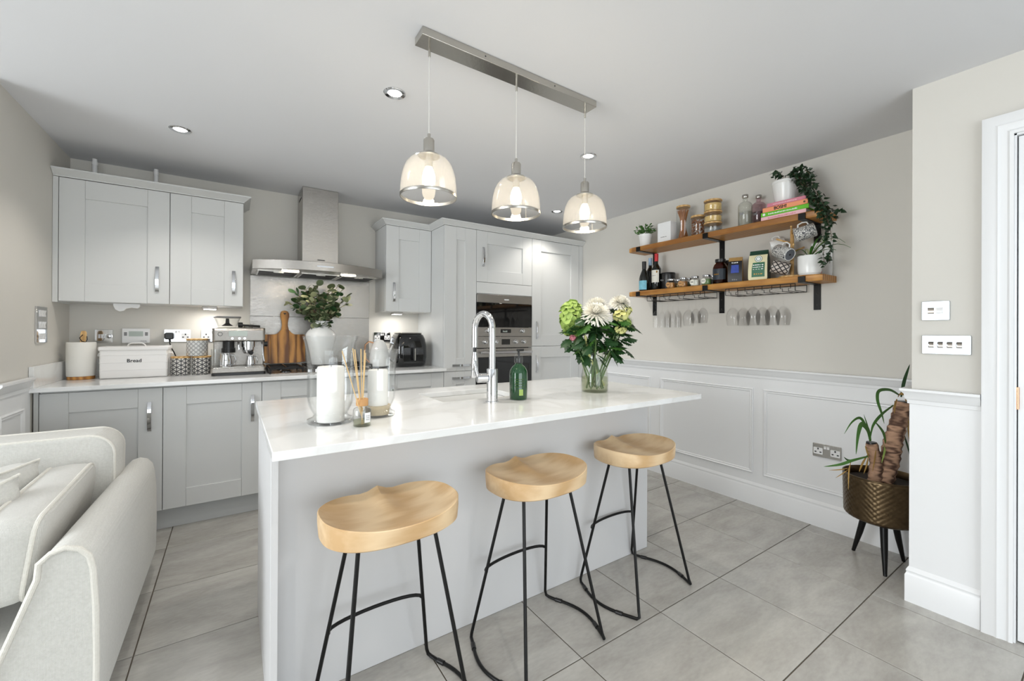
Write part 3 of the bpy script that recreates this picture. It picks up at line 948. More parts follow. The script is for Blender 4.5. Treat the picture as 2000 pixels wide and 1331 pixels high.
obj('plug_body', MB().prism(rrect(-.025, .025, -.026, .022, .012), 'y', -.034, 0), 'black_plastic', p, bev=.006, seg=3)
obj('flex', MB().tube([(0, -.026, -.020), (.004, -.032, -.05), (.014, -.034, -.085), (.028, -.034, -.115), (.040, -.030, -.15), (.055, -.03, -.20), (.06, -.03, -.258)], .0035, 8), 'black_plastic', p)
o = plate('double_socket', 'chrome double socket half hidden by the coffee machine', 'socket', (.747, YB, 1.150), (1, 0), .146, .086)
uk_outlet(o, -.044, .002); uk_outlet(o, .044, .002)
rocker(o, -.008, .024, .012, .018); rocker(o, .008, .024, .012, .018)
o = plate('double_socket', 'chrome double socket on the back wall left of the air fryer', 'socket', (1.979, YB, 1.135), (1, 0), .146, .086)
uk_outlet(o, -.044, .002); uk_outlet(o, .044, .002)
rocker(o, -.008, .024, .012, .018); rocker(o, .008, .024, .012, .018)
# right wall: the local x axis runs towards -y
o = plate('double_socket', 'chrome double socket low on the white panelling by the planter', 'socket', (W - .006, -2.699, .471), (0, -1), .146, .080, 'nickel')
uk_outlet(o, -.044, .002); uk_outlet(o, .044, .002)
rocker(o, -.008, .022, .012, .018); rocker(o, .008, .022, .012, .018)
o = plate('switch_plate', 'small chrome two-gang switch plate on the wall projection', 'light switch', (WN, -3.2615, 1.289), (0, -1), .086, .082, 'plate_chrome')
rocker(o, -.014, 0, .019, .026, 'chrome_dark_reflection'); rocker(o, .012, 0, .019, .026, 'white_plastic')
o = plate('switch_plate', 'wide chrome four-gang switch plate under the smaller one', 'light switch', (WN, -3.293, 1.143), (0, -1), .147, .080, 'plate_chrome')
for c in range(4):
    rocker(o, -.044 + c * .028, 0, .015, .022, 'chrome_dark_reflection')
    obj('surround', sweep(rrect(-.044 + c * .028 - .0095, -.044 + c * .028 + .0095, -.013, .013, .003, 2), [(0, -.0085), (.0015, -.0095), (.003, -.0085)], lambda a, b, h: (a, h, b), closed=True, side=1), 'chrome', o)

# ================================================================== ON THE BACK WORKTOP
cx, cy = .098, -.17
t = thing('utensil_crock', 'off-white utensil crock with a wooden foot beside the bread bin', 'crock', (cx, cy, ZW))
obj('pot', MB().lathe(shell([(0, .020), (.062, .020), (.064, .024), (.066, .10), (.0665, .222), (.064, .226)], .004), 40), 'matte_ceramic', t)
obj('foot', MB().lathe([(0, .0006), (.060, .0006), (.0615, .002), (.0615, .019), (0, .019)], 40), 'shelf_wood', t)
k = thing('wooden_spoon', 'wooden utensil with a black cord standing in the crock', 'spoon', (cx, cy, ZW + .026))
obj('handle', MB().loft([[(x - .013, -.004, 0), (x + .013, -.004, 0), (x + .013, .004, 0), (x - .013, .004, 0)] if False else [(x0 - wd, -.004, z), (x0 + wd, -.004, z), (x0 + wd, .004, z), (x0 - wd, .004, z)] for x, x0, wd, z in ((0, .0, .009, 0), (0, .005, .010, .18), (0, .008, .014, .22), (0, .010, .014, .255), (0, .010, .009, .268))]), 'bamboo', k, bev=.002)
obj('cord', MB().tube([(.008, -.006, .245), (-.006, -.009, .225), (.004, -.012, .205), (.022, -.012, .200), (.028, -.01, .215), (.026, -.008, .235)], .0022, 6), 'black_plastic', k)

# bread bin
t = thing('bread_bin', 'white enamel bread bin lettered Bread on the worktop', 'bread bin', (.352, -.155, ZW))
w2, d2, hh = .160, .095, .186
tp = lambda z, s: [(-w2 * s, -d2 * s, z), (w2 * s, -d2 * s, z), (w2 * s, d2 * s, z), (-w2 * s, d2 * s, z)]
obj('body', MB().loft([tp(.001, 1), tp(hh, 1.0)]), 'enamel', t, bev=.008, seg=3)
mb = MB()
for z in (.052, .098, .144):
    mb.loft([[(-w2 - .0015, -d2 - .0015, z - .0015), (w2 + .0015, -d2 - .0015, z - .0015), (w2 + .0015, d2 + .0015, z - .0015), (-w2 - .0015, d2 + .0015, z - .0015)], [(-w2 - .0015, -d2 - .0015, z + .0015), (w2 + .0015, -d2 - .0015, z + .0015), (w2 + .0015, d2 + .0015, z + .0015), (-w2 - .0015, d2 + .0015, z + .0015)]])
obj('seam_bands', mb, 'enamel', t, bev=.001)
ld = obj('lid', MB().box((-w2 - .006, -d2 - .006, hh - .014), (w2 + .006, d2 + .006, hh + .012)), 'enamel', t, bev=.007, seg=3)
obj('lid_handle', MB().tube([(-.045, -.02, hh + .010), (-.038, -.02, hh + .024), (-.024, -.02, hh + .031), (.024, -.02, hh + .031), (.038, -.02, hh + .024), (.045, -.02, hh + .010)], .0035, 8), 'enamel', ld)
for s in (-1, 1):
    obj('side_handle', MB().tube([(s * w2, -.035, .155), (s * (w2 + .014), -.035, .152), (s * (w2 + .018), -.02, .140), (s * (w2 + .018), .02, .140), (s * (w2 + .014), .035, .152), (s * w2, .035, .155)], .004, 8), 'enamel', t)
obj('lettering', text_mb('Bread', .030, .0004).mv(0, -d2 - .0016, .108), 'ink', t)

# patterned canisters
def canister(loc, r, h, mat, label, uvn):
    t = thing('canister', label, 'canister', loc, group='patterned kitchen canisters')
    obj('jar', MB().lathe([(0, .001), (r - .003, .001), (r, .004), (r, h - .012), (0, h - .012)], 40, uv=uvn), mat, t, sm=50)
    obj('lid', MB().lathe([(0, h - .0115), (r - .001, h - .0115), (r + .001, h - .009), (r + .001, h - .001), (r - .001, h), (0, h)], 40), 'bamboo', t)
canister((.574, -.165, ZW), .054, .125, 'canister_print', 'dark patterned canister with wooden lid beside the bread bin', 4.5)
canister((.686, -.165, ZW), .054, .125, 'canister_print', 'dark patterned canister with wooden lid beside the coffee machine', 4.5)
canister((.662, -.160, ZW + .1255), .060, .118, 'canister_pale', 'pale patterned canister stacked on the two dark ones', 6)

# coffee machine
t = thing('coffee_machine', 'stainless steel espresso machine with bean hopper', 'coffee machine', (.902, -.20, ZW))
wd = .152
tray = obj('drip_tray', MB().prism(rrect(-wd - .006, wd + .006, -.195, .10, .02), 'z', .020, .052), 'brushed_steel', t, bev=.004, seg=3)
obj('tray_grille', MB().box((-wd + .01, -.185, .0525), (wd - .01, -.02, .0545)), 'nickel', tray)
obj('base', MB().prism(rrect(-wd - .002, wd + .002, -.188, .12, .018), 'z', .001, .0195), 'black_plastic', t)
obj('column', MB().box((-wd + .004, -.01, .0525), (wd - .004, .19, .225)), 'brushed_steel', t, bev=.004)
hd = obj('head', MB().loft([[(x, y, z) for x, y in rrect(-wd, wd, yf, .195, .02)] for z, yf in ((.224, -.12), (.232, -.145), (.300, -.150), (.316, -.140), (.320, -.12))]), 'brushed_steel', t, bev=.003)
obj('touch_screen', MB().box((-.060, -.1525, .262), (.045, -.1495, .298)), 'lcd', hd)
for a in (-.04, 0, .03):
    obj('button', MB().lathe([(0, 0), (.008, 0), (.007, .006), (0, .006)], 16).xf(Matrix.Rotation(PI / 2, 4, 'X')).mv(a, -.150, .247), 'chrome', hd)
obj('logo', MB().lathe([(.011, 0), (.013, 0), (.013, .001), (.011, .001), (.011, 0)], 24).xf(Matrix.Rotation(PI / 2, 4, 'X')).mv(-.108, -.1503, .276), 'ink', hd)
hop = obj('bean_hopper', MB().lathe([(0, .321), (.052, .321), (.056, .330), (.078, .388), (.076, .388), (.054, .332), (0, .330)], 36, (-.070, .04, 0)), 'clear_glass', t)
obj('hopper_lid', MB().lathe([(0, .389), (.080, .389), (.082, .393), (.080, .400), (0, .402)], 36, (-.070, .04, 0)), 'grey_ink', hop)
obj('bean_cone', MB().lathe([(0, .332), (.035, .333), (.012, .352), (.010, .385), (0, .386)], 24, (-.070, .04, 0)), 'black_plastic', hop)
gr = obj('grinder_spout', MB().cyl((-.062, -.085, .180), (-.062, -.085, .224), .034).cyl((-.062, -.085, .150), (-.062, -.085, .180), .040), 'black_plastic', t)
br = obj('brew_group', MB().cyl((.052, -.085, .185), (.052, -.085, .224), .040).cyl((.052, -.085, .168), (.052, -.085, .1845), .034), 'chrome', t)
pf = obj('portafilter', MB().lathe([(0, .140), (.026, .142), (.032, .155), (.034, .1675), (0, .1675)], 28, (.052, -.085, 0)), 'chrome', t)
obj('portafilter_handle', MB().tube([(.056, -.115, .158), (.062, -.16, .155), (.066, -.205, .150)], [.010, .012, .014], 12), 'black_plastic', pf)
obj('steam_wand', MB().tube([(.132, -.10, .224), (.136, -.125, .190), (.140, -.135, .13), (.146, -.150, .085)], .005, 10), 'chrome', t)
obj('side_dial', MB().cyl((wd - .004, -.06, .205), (wd + .018, -.06, .205), .018), 'black_plastic', t)
obj('hot_water_spout', MB().tube([(-.005, -.10, .224), (-.005, -.125, .20), (-.004, -.125, .17)], .006, 10), 'chrome', t)
zt = ZW + .0555
def jug(name, label, x, y, r, h):
    k = thing(name, label, 'jug', (x, y, zt))
    obj('body', MB().lathe(shell([(0, 0), (r, 0), (r * 1.03, .006), (r * .98, h * .5), (r * .80, h * .82), (r * .86, h)], .0015), 32), 'chrome', k)
    obj('handle', MB().tube([(r * .75, -.01, h * .9), (r * 1.35, -.02, h * .85), (r * 1.55, -.022, h * .55), (r * 1.35, -.02, h * .18), (r * .95, -.01, h * .12)], .004, 8), 'chrome', k)
jug('milk_jug', 'large polished steel milk jug on the drip tray', .826, -.335, .036, .090)
jug('milk_jug', 'small polished steel jug on the right of the drip tray', .966, -.330, .026, .072)
k = thing('shot_glass', 'tall clear glass on the left of the drip tray', 'glass', (.768, -.315, zt))
obj('cup', MB().lathe(shell([(0, 0), (.020, 0), (.021, .004), (.025, .118)], .0015), 24), 'clear_glass', k)
# tamper lying on top of the machine
k = thing('coffee_tamper', 'black tamper and scoop lying on the espresso machine', 'tamper', (.94, -.25, ZW + .3205))
obj('head', MB().cyl((-.045, 0, .019), (-.020, .004, .019), .018), 'black_plastic', k)
obj('handle', MB().tube([(-.020, .004, .019), (.02, .01, .014), (.06, .02, .012), (.085, .03, .010)], [.006, .006, .008, .009], 10), 'black_plastic', k)
k = thing('filter_basket', 'shallow steel filter basket on the espresso machine', 'basket', (.955, -.12, ZW + .3205))
obj('cup', MB().lathe(shell([(0, 0), (.030, 0), (.033, .022), (.037, .024)], .0015), 28), 'nickel', k)

# gas hob
t = thing('gas_hob', 'stainless steel gas hob with black pan supports', 'hob', (1.42, -.28, ZW))
obj('tray', MB().prism(rrect(-.345, .345, -.20, .215, .02), 'z', .0005, .007), 'brushed_steel', t, bev=.002)
for bx, by, r in ((-.24, .09, .036), (-.24, -.09, .03), (0, 0, .05), (.24, .09, .036), (.24, -.09, .03)):
    b_ = obj('burner', MB().lathe([(0, .0072), (r * 1.25, .0072), (r * 1.2, .012), (r, .014), (0, .014)], 28, (bx, by, 0)), 'chrome', t)
    obj('burner_cap', MB().lathe([(0, .0145), (r, .0145), (r, .020), (r * .8, .022), (0, .022)], 28, (bx, by, 0)), 'black_metal', b_)
for sx in (-.24, 0, .24):
    mb = MB()
    b = .016
    for y in (-.165, .175):
        mb.box((sx - .105, y - .005, .034), (sx + .105, y + .005, .046))
        for a in (-.105, .095):
            mb.box((sx + a, y - .005, .0075), (sx + a + .010, y + .005, .034))
    for a in (-.105, -.005, .095):
        mb.box((sx + a, -.165, .034), (sx + a + .010, .175, .046))
    mb.box((sx - .105, 0, .034), (sx + .105, .010, .046))
    obj('pan_support', mb, 'black_metal', t, bev=.001)
for a in range(5):
    obj('control_knob', MB().lathe([(0, .0072), (.016, .0072), (.015, .026), (0, .027)], 20, (-.10 + a * .05, -.182, 0)), 'chrome', t)

# chopping board leaning on the splashback, made of glued staves
t = thing('chopping_board', 'acacia paddle chopping board leaning on the steel splashback', 'chopping board', (1.204, -.058, ZW + .0475))
tilt = Matrix.Rotation(-.15, 4, 'X')
bw, bh = .141, .225
def top_edge(x):
    a = abs(x)
    if a < .026:
        return bh + .040
    if a < .075:
        s = (a - .026) / .049
        return bh + .040 * (1 - s) ** 2
    return bh - .006 * max(0, (a - .12) / .021) ** 2
edges = [-bw, -.098, -.052, .028, .078, bw]
for i in range(5):
    a, b = edges[i] + .0003, edges[i + 1] - .0003
    poly = [(a, .001 if i else .010), (b, .001 if i < 4 else .010)]
    poly += [(b - (b - a) * q / 8, top_edge(b - (b - a) * q / 8)) for q in range(9)]
    obj('stave', MB().prism(poly, 'y', -.010, .010).xf(tilt), 'board_wood', t, bev=.0012)
hp = [(-.030, bh + .005), (-.026, bh + .04), (-.020, bh + .075), (-.022, bh + .105), (-.031, bh + .140), (-.031, bh + .165), (-.022, bh + .184), (-.008, bh + .190)]
hp = hp + [(-x, z) for x, z in reversed(hp)]
hn = obj('handle', MB().prism(hp, 'y', -.0098, .0098).xf(tilt), 'board_wood', t, bev=.002)
obj('hanging_hole', MB().prism([(-.010, bh + .168), (0, bh + .156), (.010, bh + .168), (.006, bh + .173), (0, bh + .169), (-.006, bh + .173)], 'y', -.0106, .0106).xf(tilt), 'gap_dark', hn)

# white kettle with a copper handle
t = thing('kettle', 'white dome kettle with copper handle behind the small glass', 'kettle', (1.872, -.26, ZW))
obj('body', MB().lathe([(0, .012), (.075, .012), (.080, .02), (.078, .09), (.068, .15), (.050, .20), (.030, .225), (0, .232)], 40), 'white_ceramic', t)
obj('foot', MB().lathe([(0, .001), (.080, .001), (.080, .0115), (0, .0115)], 36), 'black_plastic', t)
obj('handle', MB().tube([(-.050, 0, .205), (-.085, 0, .215), (-.112, 0, .19), (-.118, 0, .13), (-.108, 0, .07), (-.080, 0, .045)], .007, 10), 'copper', t)
obj('spout', MB().tube([(.066, 0, .10), (.095, 0, .15), (.112, 0, .185)], [.016, .010, .007], 12), 'white_ceramic', t)

# air fryer
t = thing('air_fryer', 'glossy black air fryer with silver rim under the wall cabinet', 'air fryer', (2.128, -.225, ZW))
def rr3(z, s, sy, r):
    return [(x, y, z) for x, y in rrect(-s, s, -sy, sy, r, 5)]
obj('body', MB().loft([rr3(.002, .116, .115, .05), rr3(.012, .126, .125, .05), rr3(.08, .134, .134, .05), rr3(.17, .133, .132, .05), rr3(.235, .124, .124, .05), rr3(.268, .112, .112, .05), rr3(.280, .098, .098, .05)]), 'black_gloss', t, sm=60)
obj('rim', MB().loft([rr3(.279, .100, .100, .05), rr3(.283, .104, .104, .05), rr3(.290, .098, .098, .05)]), 'nickel', t)
dw = obj('drawer_front', MB().loft([[(-.085, -.1345, .03), (.085, -.1345, .03), (.085, -.128, .03), (-.085, -.128, .03)], [(-.090, -.1385, .10), (.090, -.1385, .10), (.090, -.128, .10), (-.090, -.128, .10)], [(-.085, -.1375, .165), (.085, -.1375, .165), (.085, -.128, .165), (-.085, -.128, .165)]]), 'black_gloss', t, bev=.003)
obj('handle', MB().box((-.012, -.178, .055), (.012, -.139, .160)), 'black_plastic', dw, bev=.004)
obj('handle_strip', MB().box((-.004, -.1795, .058), (.004, -.178, .157)), 'nickel', dw)
obj('air_fryer_flex', MB().tube([(-.12, .08, .06), (-.135, .10, .05), (-.145, .12, .012), (-.16, .14, .006), (-.19, .17, .006)], .003, 8), 'black_plastic', t)

# white vase with eucalyptus, standing on the hob
VX, VY, VZ = 1.424, -.275, ZW + .0465
t = thing('ceramic_vase', 'white shouldered vase of eucalyptus standing on the hob', 'vase', (VX, VY, VZ))
obj('pot', MB().lathe(shell([(0, 0), (.060, 0), (.063, .006), (.074, .08), (.094, .16), (.106, .205), (.105, .228), (.092, .252), (.068, .274), (.056, .290), (.053, .310), (.059, .330)], .005), 44), 'white_ceramic', t)
eu = thing('eucalyptus_bunch', 'bunch of grey-green eucalyptus in the white vase', 'foliage', (VX, VY, VZ + .02))
rng = random.Random(4)
def round_leaf(rx, ry, cup=.12, n=10):
    mb = MB()
    ring = [(rx * math.cos(2 * PI * a / n), ry * (1 + math.sin(2 * PI * a / n)), cup * rx * math.cos(2 * PI * a / n) ** 2) for a in range(n)]
    mb.v = [(0, ry, 0)] + ring + [(0, ry, -.0006)] + [(x, y, z - .0006) for x, y, z in ring]
    for a in range(n):
        b = (a + 1) % n
        mb.f += [(0, 1 + a, 1 + b), (n + 1, n + 2 + b, n + 2 + a), (1 + a, n + 2 + a, n + 2 + b, 1 + b)]
    return mb
lf = [me_from(round_leaf(.024, .024), 'leaf', 60), me_from(round_leaf(.019, .026), 'leaf', 60)]
lms = []
for m_ in ('leaf_olive', 'leaf_dark', 'leaf_pale'):
    for l in lf:
        c = l.copy(); c.materials.append(MATS[m_]); lms.append(c)
def place_leaf(name, me, parent, p, d, roll, s=1.0):
    """leaf grows along d from p"""
    d = Vector(d).normalized()
    o = bpy.data.objects.new(name, me)
    COL.objects.link(o)
    o.parent = parent
    q = d.to_track_quat('Y', 'Z')
    o.rotation_mode = 'QUATERNION'
    o.rotation_quaternion = q @ Matrix.Rotation(roll, 3, 'Y').to_quaternion()
    o.location = p
    o.scale = (s, s, s)
    return o
for k in range(26):
    az = 2 * PI * k / 26 + rng.uniform(-.2, .2)
    sp = rng.uniform(.35, 1.0)
    hgt = rng.uniform(.36, .56) if k % 3 else rng.uniform(.50, .60)
    reach = (.03 + .185 * sp)
    pts = []
    for q in range(7):
        f = q / 6
        rr = .028 * min(1, f * 2) + reach * max(0, f - .45) ** 1.2 / .55 ** 1.2
        pts.append(Vector((math.cos(az) * rr, math.sin(az) * rr * .75, .30 * min(1, f * 1.9) + max(0, hgt - .30) * max(0, f - .5) / .5 - (.05 * sp * max(0, f - .75) if sp > .7 else 0))))
    st = obj('stem', MB().tube(pts, [.0028] * 4 + [.002, .0016, .001], 6), 'stem_brown', eu)
    for q in range(12):
        f = .44 + .56 * q / 11
        i = min(5, int(f * 6)); g = f * 6 - i
        p = pts[i].lerp(pts[i + 1], g)
        dd = Vector((math.cos(az + rng.uniform(-1.7, 1.7)), math.sin(az + rng.uniform(-1.7, 1.7)), rng.uniform(-.5, .9)))
        place_leaf('leaf', lms[rng.choice((0, 1, 0, 1, 0, 2, 3, 4, 5, 5))], eu, p, dd, rng.uniform(-1, 1), rng.uniform(.8, 1.3))

# ================================================================== ISLAND
ZI, ZIB = .877, .852
XI0, XI1, YI0, YI1 = .950, 2.852, -2.509, -1.584
SX0, SX1, SY0, SY1 = 1.640, 2.045, -2.040, -1.745     # sink opening
t = thing('kitchen_island', 'white and pale grey kitchen island with quartz top', 'island', (1.9, -2.05, 0))
mb = MB()
o4, i4 = [(XI0, YI0), (XI1, YI0), (XI1, YI1), (XI0, YI1)], [(SX0, SY0), (SX1, SY0), (SX1, SY1), (SX0, SY1)]
vs = [(x, y, z) for z in (ZIB, ZI) for x, y in o4 + i4]
fs = []
for k in range(4):
    j = (k + 1) % 4
    fs += [(k, j, 4 + j, 4 + k), (8 + k, 8 + j, 12 + j, 12 + k), (k, j, 8 + j, 8 + k), (4 + k, 4 + j, 12 + j, 12 + k)]
mb.add(vs, fs)
wobj('worktop', mb, 'quartz', t, bev=.0022)
wobj('front_panel', MB().box((.9785, -2.237, .001), (2.776, -2.219, ZIB - .0005)), 'island_paint', t, bev=.001)
wobj('end_panel', MB().box((.9585, -2.345, .001), (.9780, -1.649, ZIB - .0005)), 'island_paint', t, bev=.001)
wobj('end_panel', MB().box((2.758, -2.2185, .001), (2.776, -1.645, ZIB - .0005)), 'island_paint', t, bev=.001)
wobj('back_plinth', MB().box((.979, -1.72, .001), (2.757, -1.70, .13)), 'plinth_paint', t)
for a, b in ((.9785, 1.572), (1.572, 2.165), (2.165, 2.7575)):
    d = slab(t, a, b, .132, ZIB - .012, -1.665, 'door')
s = thing('sink', 'white inset sink bowl in the island worktop', 'sink', (1.8425, -1.89, ZIB))
mb = MB()
zb = ZIB - .001
R0 = rrect(SX0 - .004, SX1 + .004, SY0 - .004, SY1 + .004, .02)
R1 = rrect(SX0 + .012, SX1 - .012, SY0 + .012, SY1 - .012, .04)
R2 = rrect(SX0 + .002, SX1 - .002, SY0 + .002, SY1 - .002, .03)
R3 = rrect(SX0 - .012, SX1 + .012, SY0 - .012, SY1 + .012, .02)
mb.loft([[(x, y, zb) for x, y in R3], [(x, y, zb) for x, y in R2], [(x, y, zb - .19) for x, y in R1]], cap=False)
mb.f.append(tuple(range(len(mb.v) - len(R1), len(mb.v))))
wobj('bowl', mb, 'white_ceramic', s)
wobj('drain', MB().lathe([(0, .001), (.038, .001), (.042, .003), (.042, .0005), (0, .0005)], 28, (1.84, -1.89, zb - .19)), 'chrome', s)

# tap
t = thing('mixer_tap', 'tall chrome swan-neck mixer tap on the island', 'tap', (1.826, -2.145, ZI))
obj('base_ring', MB().lathe([(0, .0003), (.029, .0003), (.029, .004), (.026, .006), (0, .006)], 32), 'chrome', t)
obj('body', MB().lathe([(0, .006), (.0245, .006), (.0245, .145), (.0235, .147), (0, .147)], 32), 'chrome', t)
d = Vector((-.28, .96, 0)).normalized()
arcp = [Vector((0, 0, .147)), Vector((0, 0, .22)), Vector((0, 0, .30))]
R = .055
for q in range(1, 13):
    a = PI * q / 12
    arcp.append(Vector((0, 0, .325)) + d * (R - R * math.cos(a)) + Vector((0, 0, R * 1.25 * math.sin(a))))
arcp += [arcp[-1] + Vector((0, 0, -.05)), arcp[-1] + Vector((0, 0, -.085))]
nk = obj('swan_neck', MB().tube(arcp, .0145, 16), 'chrome', t)
e = arcp[-1]
obj('spray_collar', MB().cyl(e + Vector((0, 0, -.022)), e, .0075, n=16), 'black_plastic', nk)
obj('spray_head', MB().lathe([(0, 0), (.015, 0), (.017, .01), (.0155, .08), (.0105, .118), (0, .120)], 20, tuple(e + Vector((0, 0, -.14)))), 'chrome', nk)
lv = obj('lever', MB().cyl((-.022, .006, .108), (-.066, .018, .108), .021).cyl((-.062, .016, .113), (-.072, .035, .185), .0065, n=12), 'chrome', t)

# soap bottle
glass('green_glass', (.02, .30, .09), 1.0, .36)
plain('soap_liquid', lin(10, 64, 30), .06, var=.05, coat=.6)
t = thing('soap_bottle', 'green pump soap bottle beside the tap', 'bottle', (1.968, -2.146, ZI))
obj('bottle', MB().lathe([(0, .0005), (.036, .0005), (.0415, .006), (.0420, .05), (.0420, .118), (.040, .132), (.030, .150), (.018, .160), (.015, .166)], 36), 'soap_liquid', t, sm=60)
obj('collar', MB().lathe([(0, .166), (.016, .166), (.020, .170), (.020, .196), (.016, .206), (.010, .212), (0, .212)], 28), 'clear_glass', t)
obj('pump_stem', MB().cyl((0, 0, .160), (0, 0, .226), .005, n=12), 'black_plastic', t)
obj('pump_head', MB().box((-.010, -.006, .222), (.028, .006, .234)), 'black_plastic', t, bev=.003)
lbl = obj('label_print', MB().add([(.0424 * math.cos(a), .0424 * math.sin(a), z) for z in (.022, .050) for a in (-2.1, -1.95, -1.8, -1.65)], [(i, i + 1, i + 5, i + 4) for i in range(3)]), 'leaf_lime', t)
for z in (.062, .074, .086, .096):
    mb = marks(.046, .0045, 9)
    mb.v = [((.0425 - 0) * math.sin(x / .0425 - .42), -(.0425) * math.cos(x / .0425 - .42), z + zz) for x, y, zz in mb.v]
    obj('lettering', mb, 'stem_green', t, sm=0)

def at(px, py, D):
    """the point at forward distance D on the line of sight through a pixel"""
    return CAM + (_f + (px - 1000) / FPX * RIGHT - (py - PYC) / FPX * UP) * D
R2, F2 = Vector((_r.x, _r.y, 0)), Vector((_f.x, _f.y, 0)).normalized()

# ================================================================== ON THE ISLAND
def hurricane(x, y, rr, h, label):
    t = thing('hurricane_vase', label, 'candle holder', (x, y, ZI))
    pr = [(0, .0005), (rr * .80, .0005), (rr * .84, .004), (rr * .84, .014), (rr * .66, .020), (rr * .60, .030), (rr * .68, .042), (rr * .80, .064), (rr * .84, .10), (rr * .83, h * .62), (rr * .86, h * .80), (rr * .93, h * .93), (rr, h)]
    obj('glass', MB().lathe(shell(pr, .003), 56), 'clear_glass', t, sm=50)
    obj('rim', MB().lathe([(rr - .003, h), (rr, h + .0005), (rr + .0008, h + .002), (rr - .001, h + .0035), (rr - .003, h + .002), (rr - .003, h)], 56), 'wine_glass', t)
    return t
hurricane(1.145, -2.205, .0885, .293, 'large clear hurricane vase holding a white pillar candle')
hurricane(1.312, -2.178, .0760, .243, 'smaller clear hurricane vase behind the reed diffuser')
def candle(x, y, z0, r, h, label):
    t = thing('pillar_candle', label, 'candle', (x, y, z0))
    obj('wax', MB().lathe([(0, 0), (r, 0), (r, h - .006), (r - .003, h), (r * .8, h - .001), (r * .5, h - .006), (0, h - .007)], 40), 'candle_wax', t)
    obj('wick', MB().cyl((0, 0, h - .008), (.001, 0, h + .004), .0011, n=6), 'gap_dark', t)
candle(1.145, -2.205, ZI + .0055, .044, .186, 'white pillar candle inside the large hurricane vase')
candle(1.312, -2.178, ZI + .040, .036, .130, 'white pillar candle inside the smaller hurricane vase')

plain('bag_sand', lin(206, 190, 160), .9, var=.12, vscale=120)
t = thing('reed_diffuser', 'small clear reed diffuser with wooden cap between the vases', 'reed diffuser', (1.221, -2.318, ZI))
obj('jar', MB().lathe(shell([(0, .0004), (.027, .0004), (.029, .003), (.029, .052), (.026, .058), (.016, .062), (.016, .066)], .0018), 36), 'clear_glass', t, sm=50)
obj('liquid', MB().lathe([(0, .003), (.0265, .003), (.0265, .020), (0, .020)], 32), 'water', t)
obj('cap', MB().lathe([(0, .0665), (.018, .0665), (.0192, .068), (.0192, .088), (.018, .090), (0, .090)], 32), 'cork', t)
lb = obj('label_card', MB().add([(.0294 * math.sin(a), -.0294 * math.cos(a), z) for z in (.014, .046) for a in (.02, .2, .4, .6, .8)], [(i, i + 1, i + 6, i + 5) for i in range(4)]), 'paper', t)
for k, z in enumerate((.024, .030, .036)):
    mb = marks(.014, .0024, 5, seed=k)
    mb.v = [(.0297 * math.sin(x / .0297 + .42), -.0297 * math.cos(x / .0297 + .42), z + zz) for x, y, zz in mb.v]
    obj('print', mb, 'grey_ink', lb, sm=0)
for px, py, dD in ((668, 686, -.09), (689, 681, -.06), (693, 683, -.03), (705, 682, -.02), (712, 684, .02), (714, 690, -.03)):
    tip = at(px, py, 1.372 + dD) - Vector((1.221, -2.318, ZI))
    bt = Vector((-tip.x * .10, -tip.y * .10, .004))
    obj('reed', MB().cyl(bt, tip, .0016, n=6), 'reed', t)

tag(obj('sand_bed', MB().lathe([(0, .006), (.040, .006), (.043, .022), (.044, .030), (.047, .0395), (0, .0395)], 32, (1.312, -2.178, ZI)), 'bag_sand'), 'bed of pale sand in the foot of the smaller hurricane vase', 'sand')
# ---- flowers
FX, FY = 2.450, -2.155
t = thing('glass_vase', 'clear waisted glass vase of cut flowers on the island', 'vase', (FX, FY, ZI))
pr = [(0, .0005), (.066, .0005), (.070, .006), (.0715, .04), (.070, .085), (.062, .125), (.050, .165), (.0455, .188), (.048, .205)]
obj('glass', MB().lathe(shell(pr, .0028), 48), 'vase_glass', t, sm=50)
obj('water', MB().lathe([(0, .006), (.064, .006), (.067, .04), (.066, .078), (0, .078)], 40), 'water', t)
bq = thing('flower_bouquet', 'bouquet of white chrysanthemums and green blooms in the glass vase', 'flowers', (FX, FY, ZI + .012))
rng = random.Random(9)
def bp_(dx, py, dd=0.0):
    """point of the bouquet: dx pixels right of the vase axis at picture row py, dd metres further away"""
    s = .0027
    return R2 * (dx * s) + F2 * dd + Vector((0, 0, (765 - py) * s - .012))
def petal_strip(mb, c, ax, u, v, ang, length, wid, lift, curl):
    """one narrow petal leaving centre c: axis ax, azimuth ang, lift angle, curling"""
    out = u * math.cos(ang) + v * math.sin(ang)
    tan = ax.cross(out).normalized()
    P = []
    for q in range(4):
        f = q / 3
        a = lift + curl * f
        P.append(None)
    p = c + out * .004
    ring = []
    for q in range(4):
        f = q / 3
        a = lift + curl * f
        w_ = wid * (1.0, 1.15, 1.0, .35)[q] * (.5 if q == 0 else 1)
        ring.append((p - tan * w_, p + ax * (.12 * w_) * 0 , p + tan * w_))
        p = p + (out * math.cos(a) + ax * math.sin(a)) * (length / 3)
    b = len(mb.v)
    for a_, _, c_ in ring:
        mb.v += [tuple(a_), tuple(c_)]
    for q in range(3):
        mb.f.append((b + 2 * q, b + 2 * q + 1, b + 2 * q + 3, b + 2 * q + 2))
def chrysanthemum(c, ax, r, mat, label=None):
    ax = Vector(ax).normalized()
    u = ax.orthogonal().normalized()
    v = ax.cross(u)
    mb = MB()
    for k in range(13):
        f = k / 12
        n = int(8 + 20 * f)
        for a in range(n):
            petal_strip(mb, Vector(c) - ax * (.022 * f), ax, u, v, 2 * PI * (a + .5 * (k % 2)) / n + rng.uniform(-.08, .08), r * (.42 + .60 * f) * rng.uniform(.9, 1.05), r * .07, 1.50 - 1.55 * f, .55 - 1.05 * f)
    o = obj('bloom', mb, mat, bq, sm=0)
    if label:
        o['label'] = label
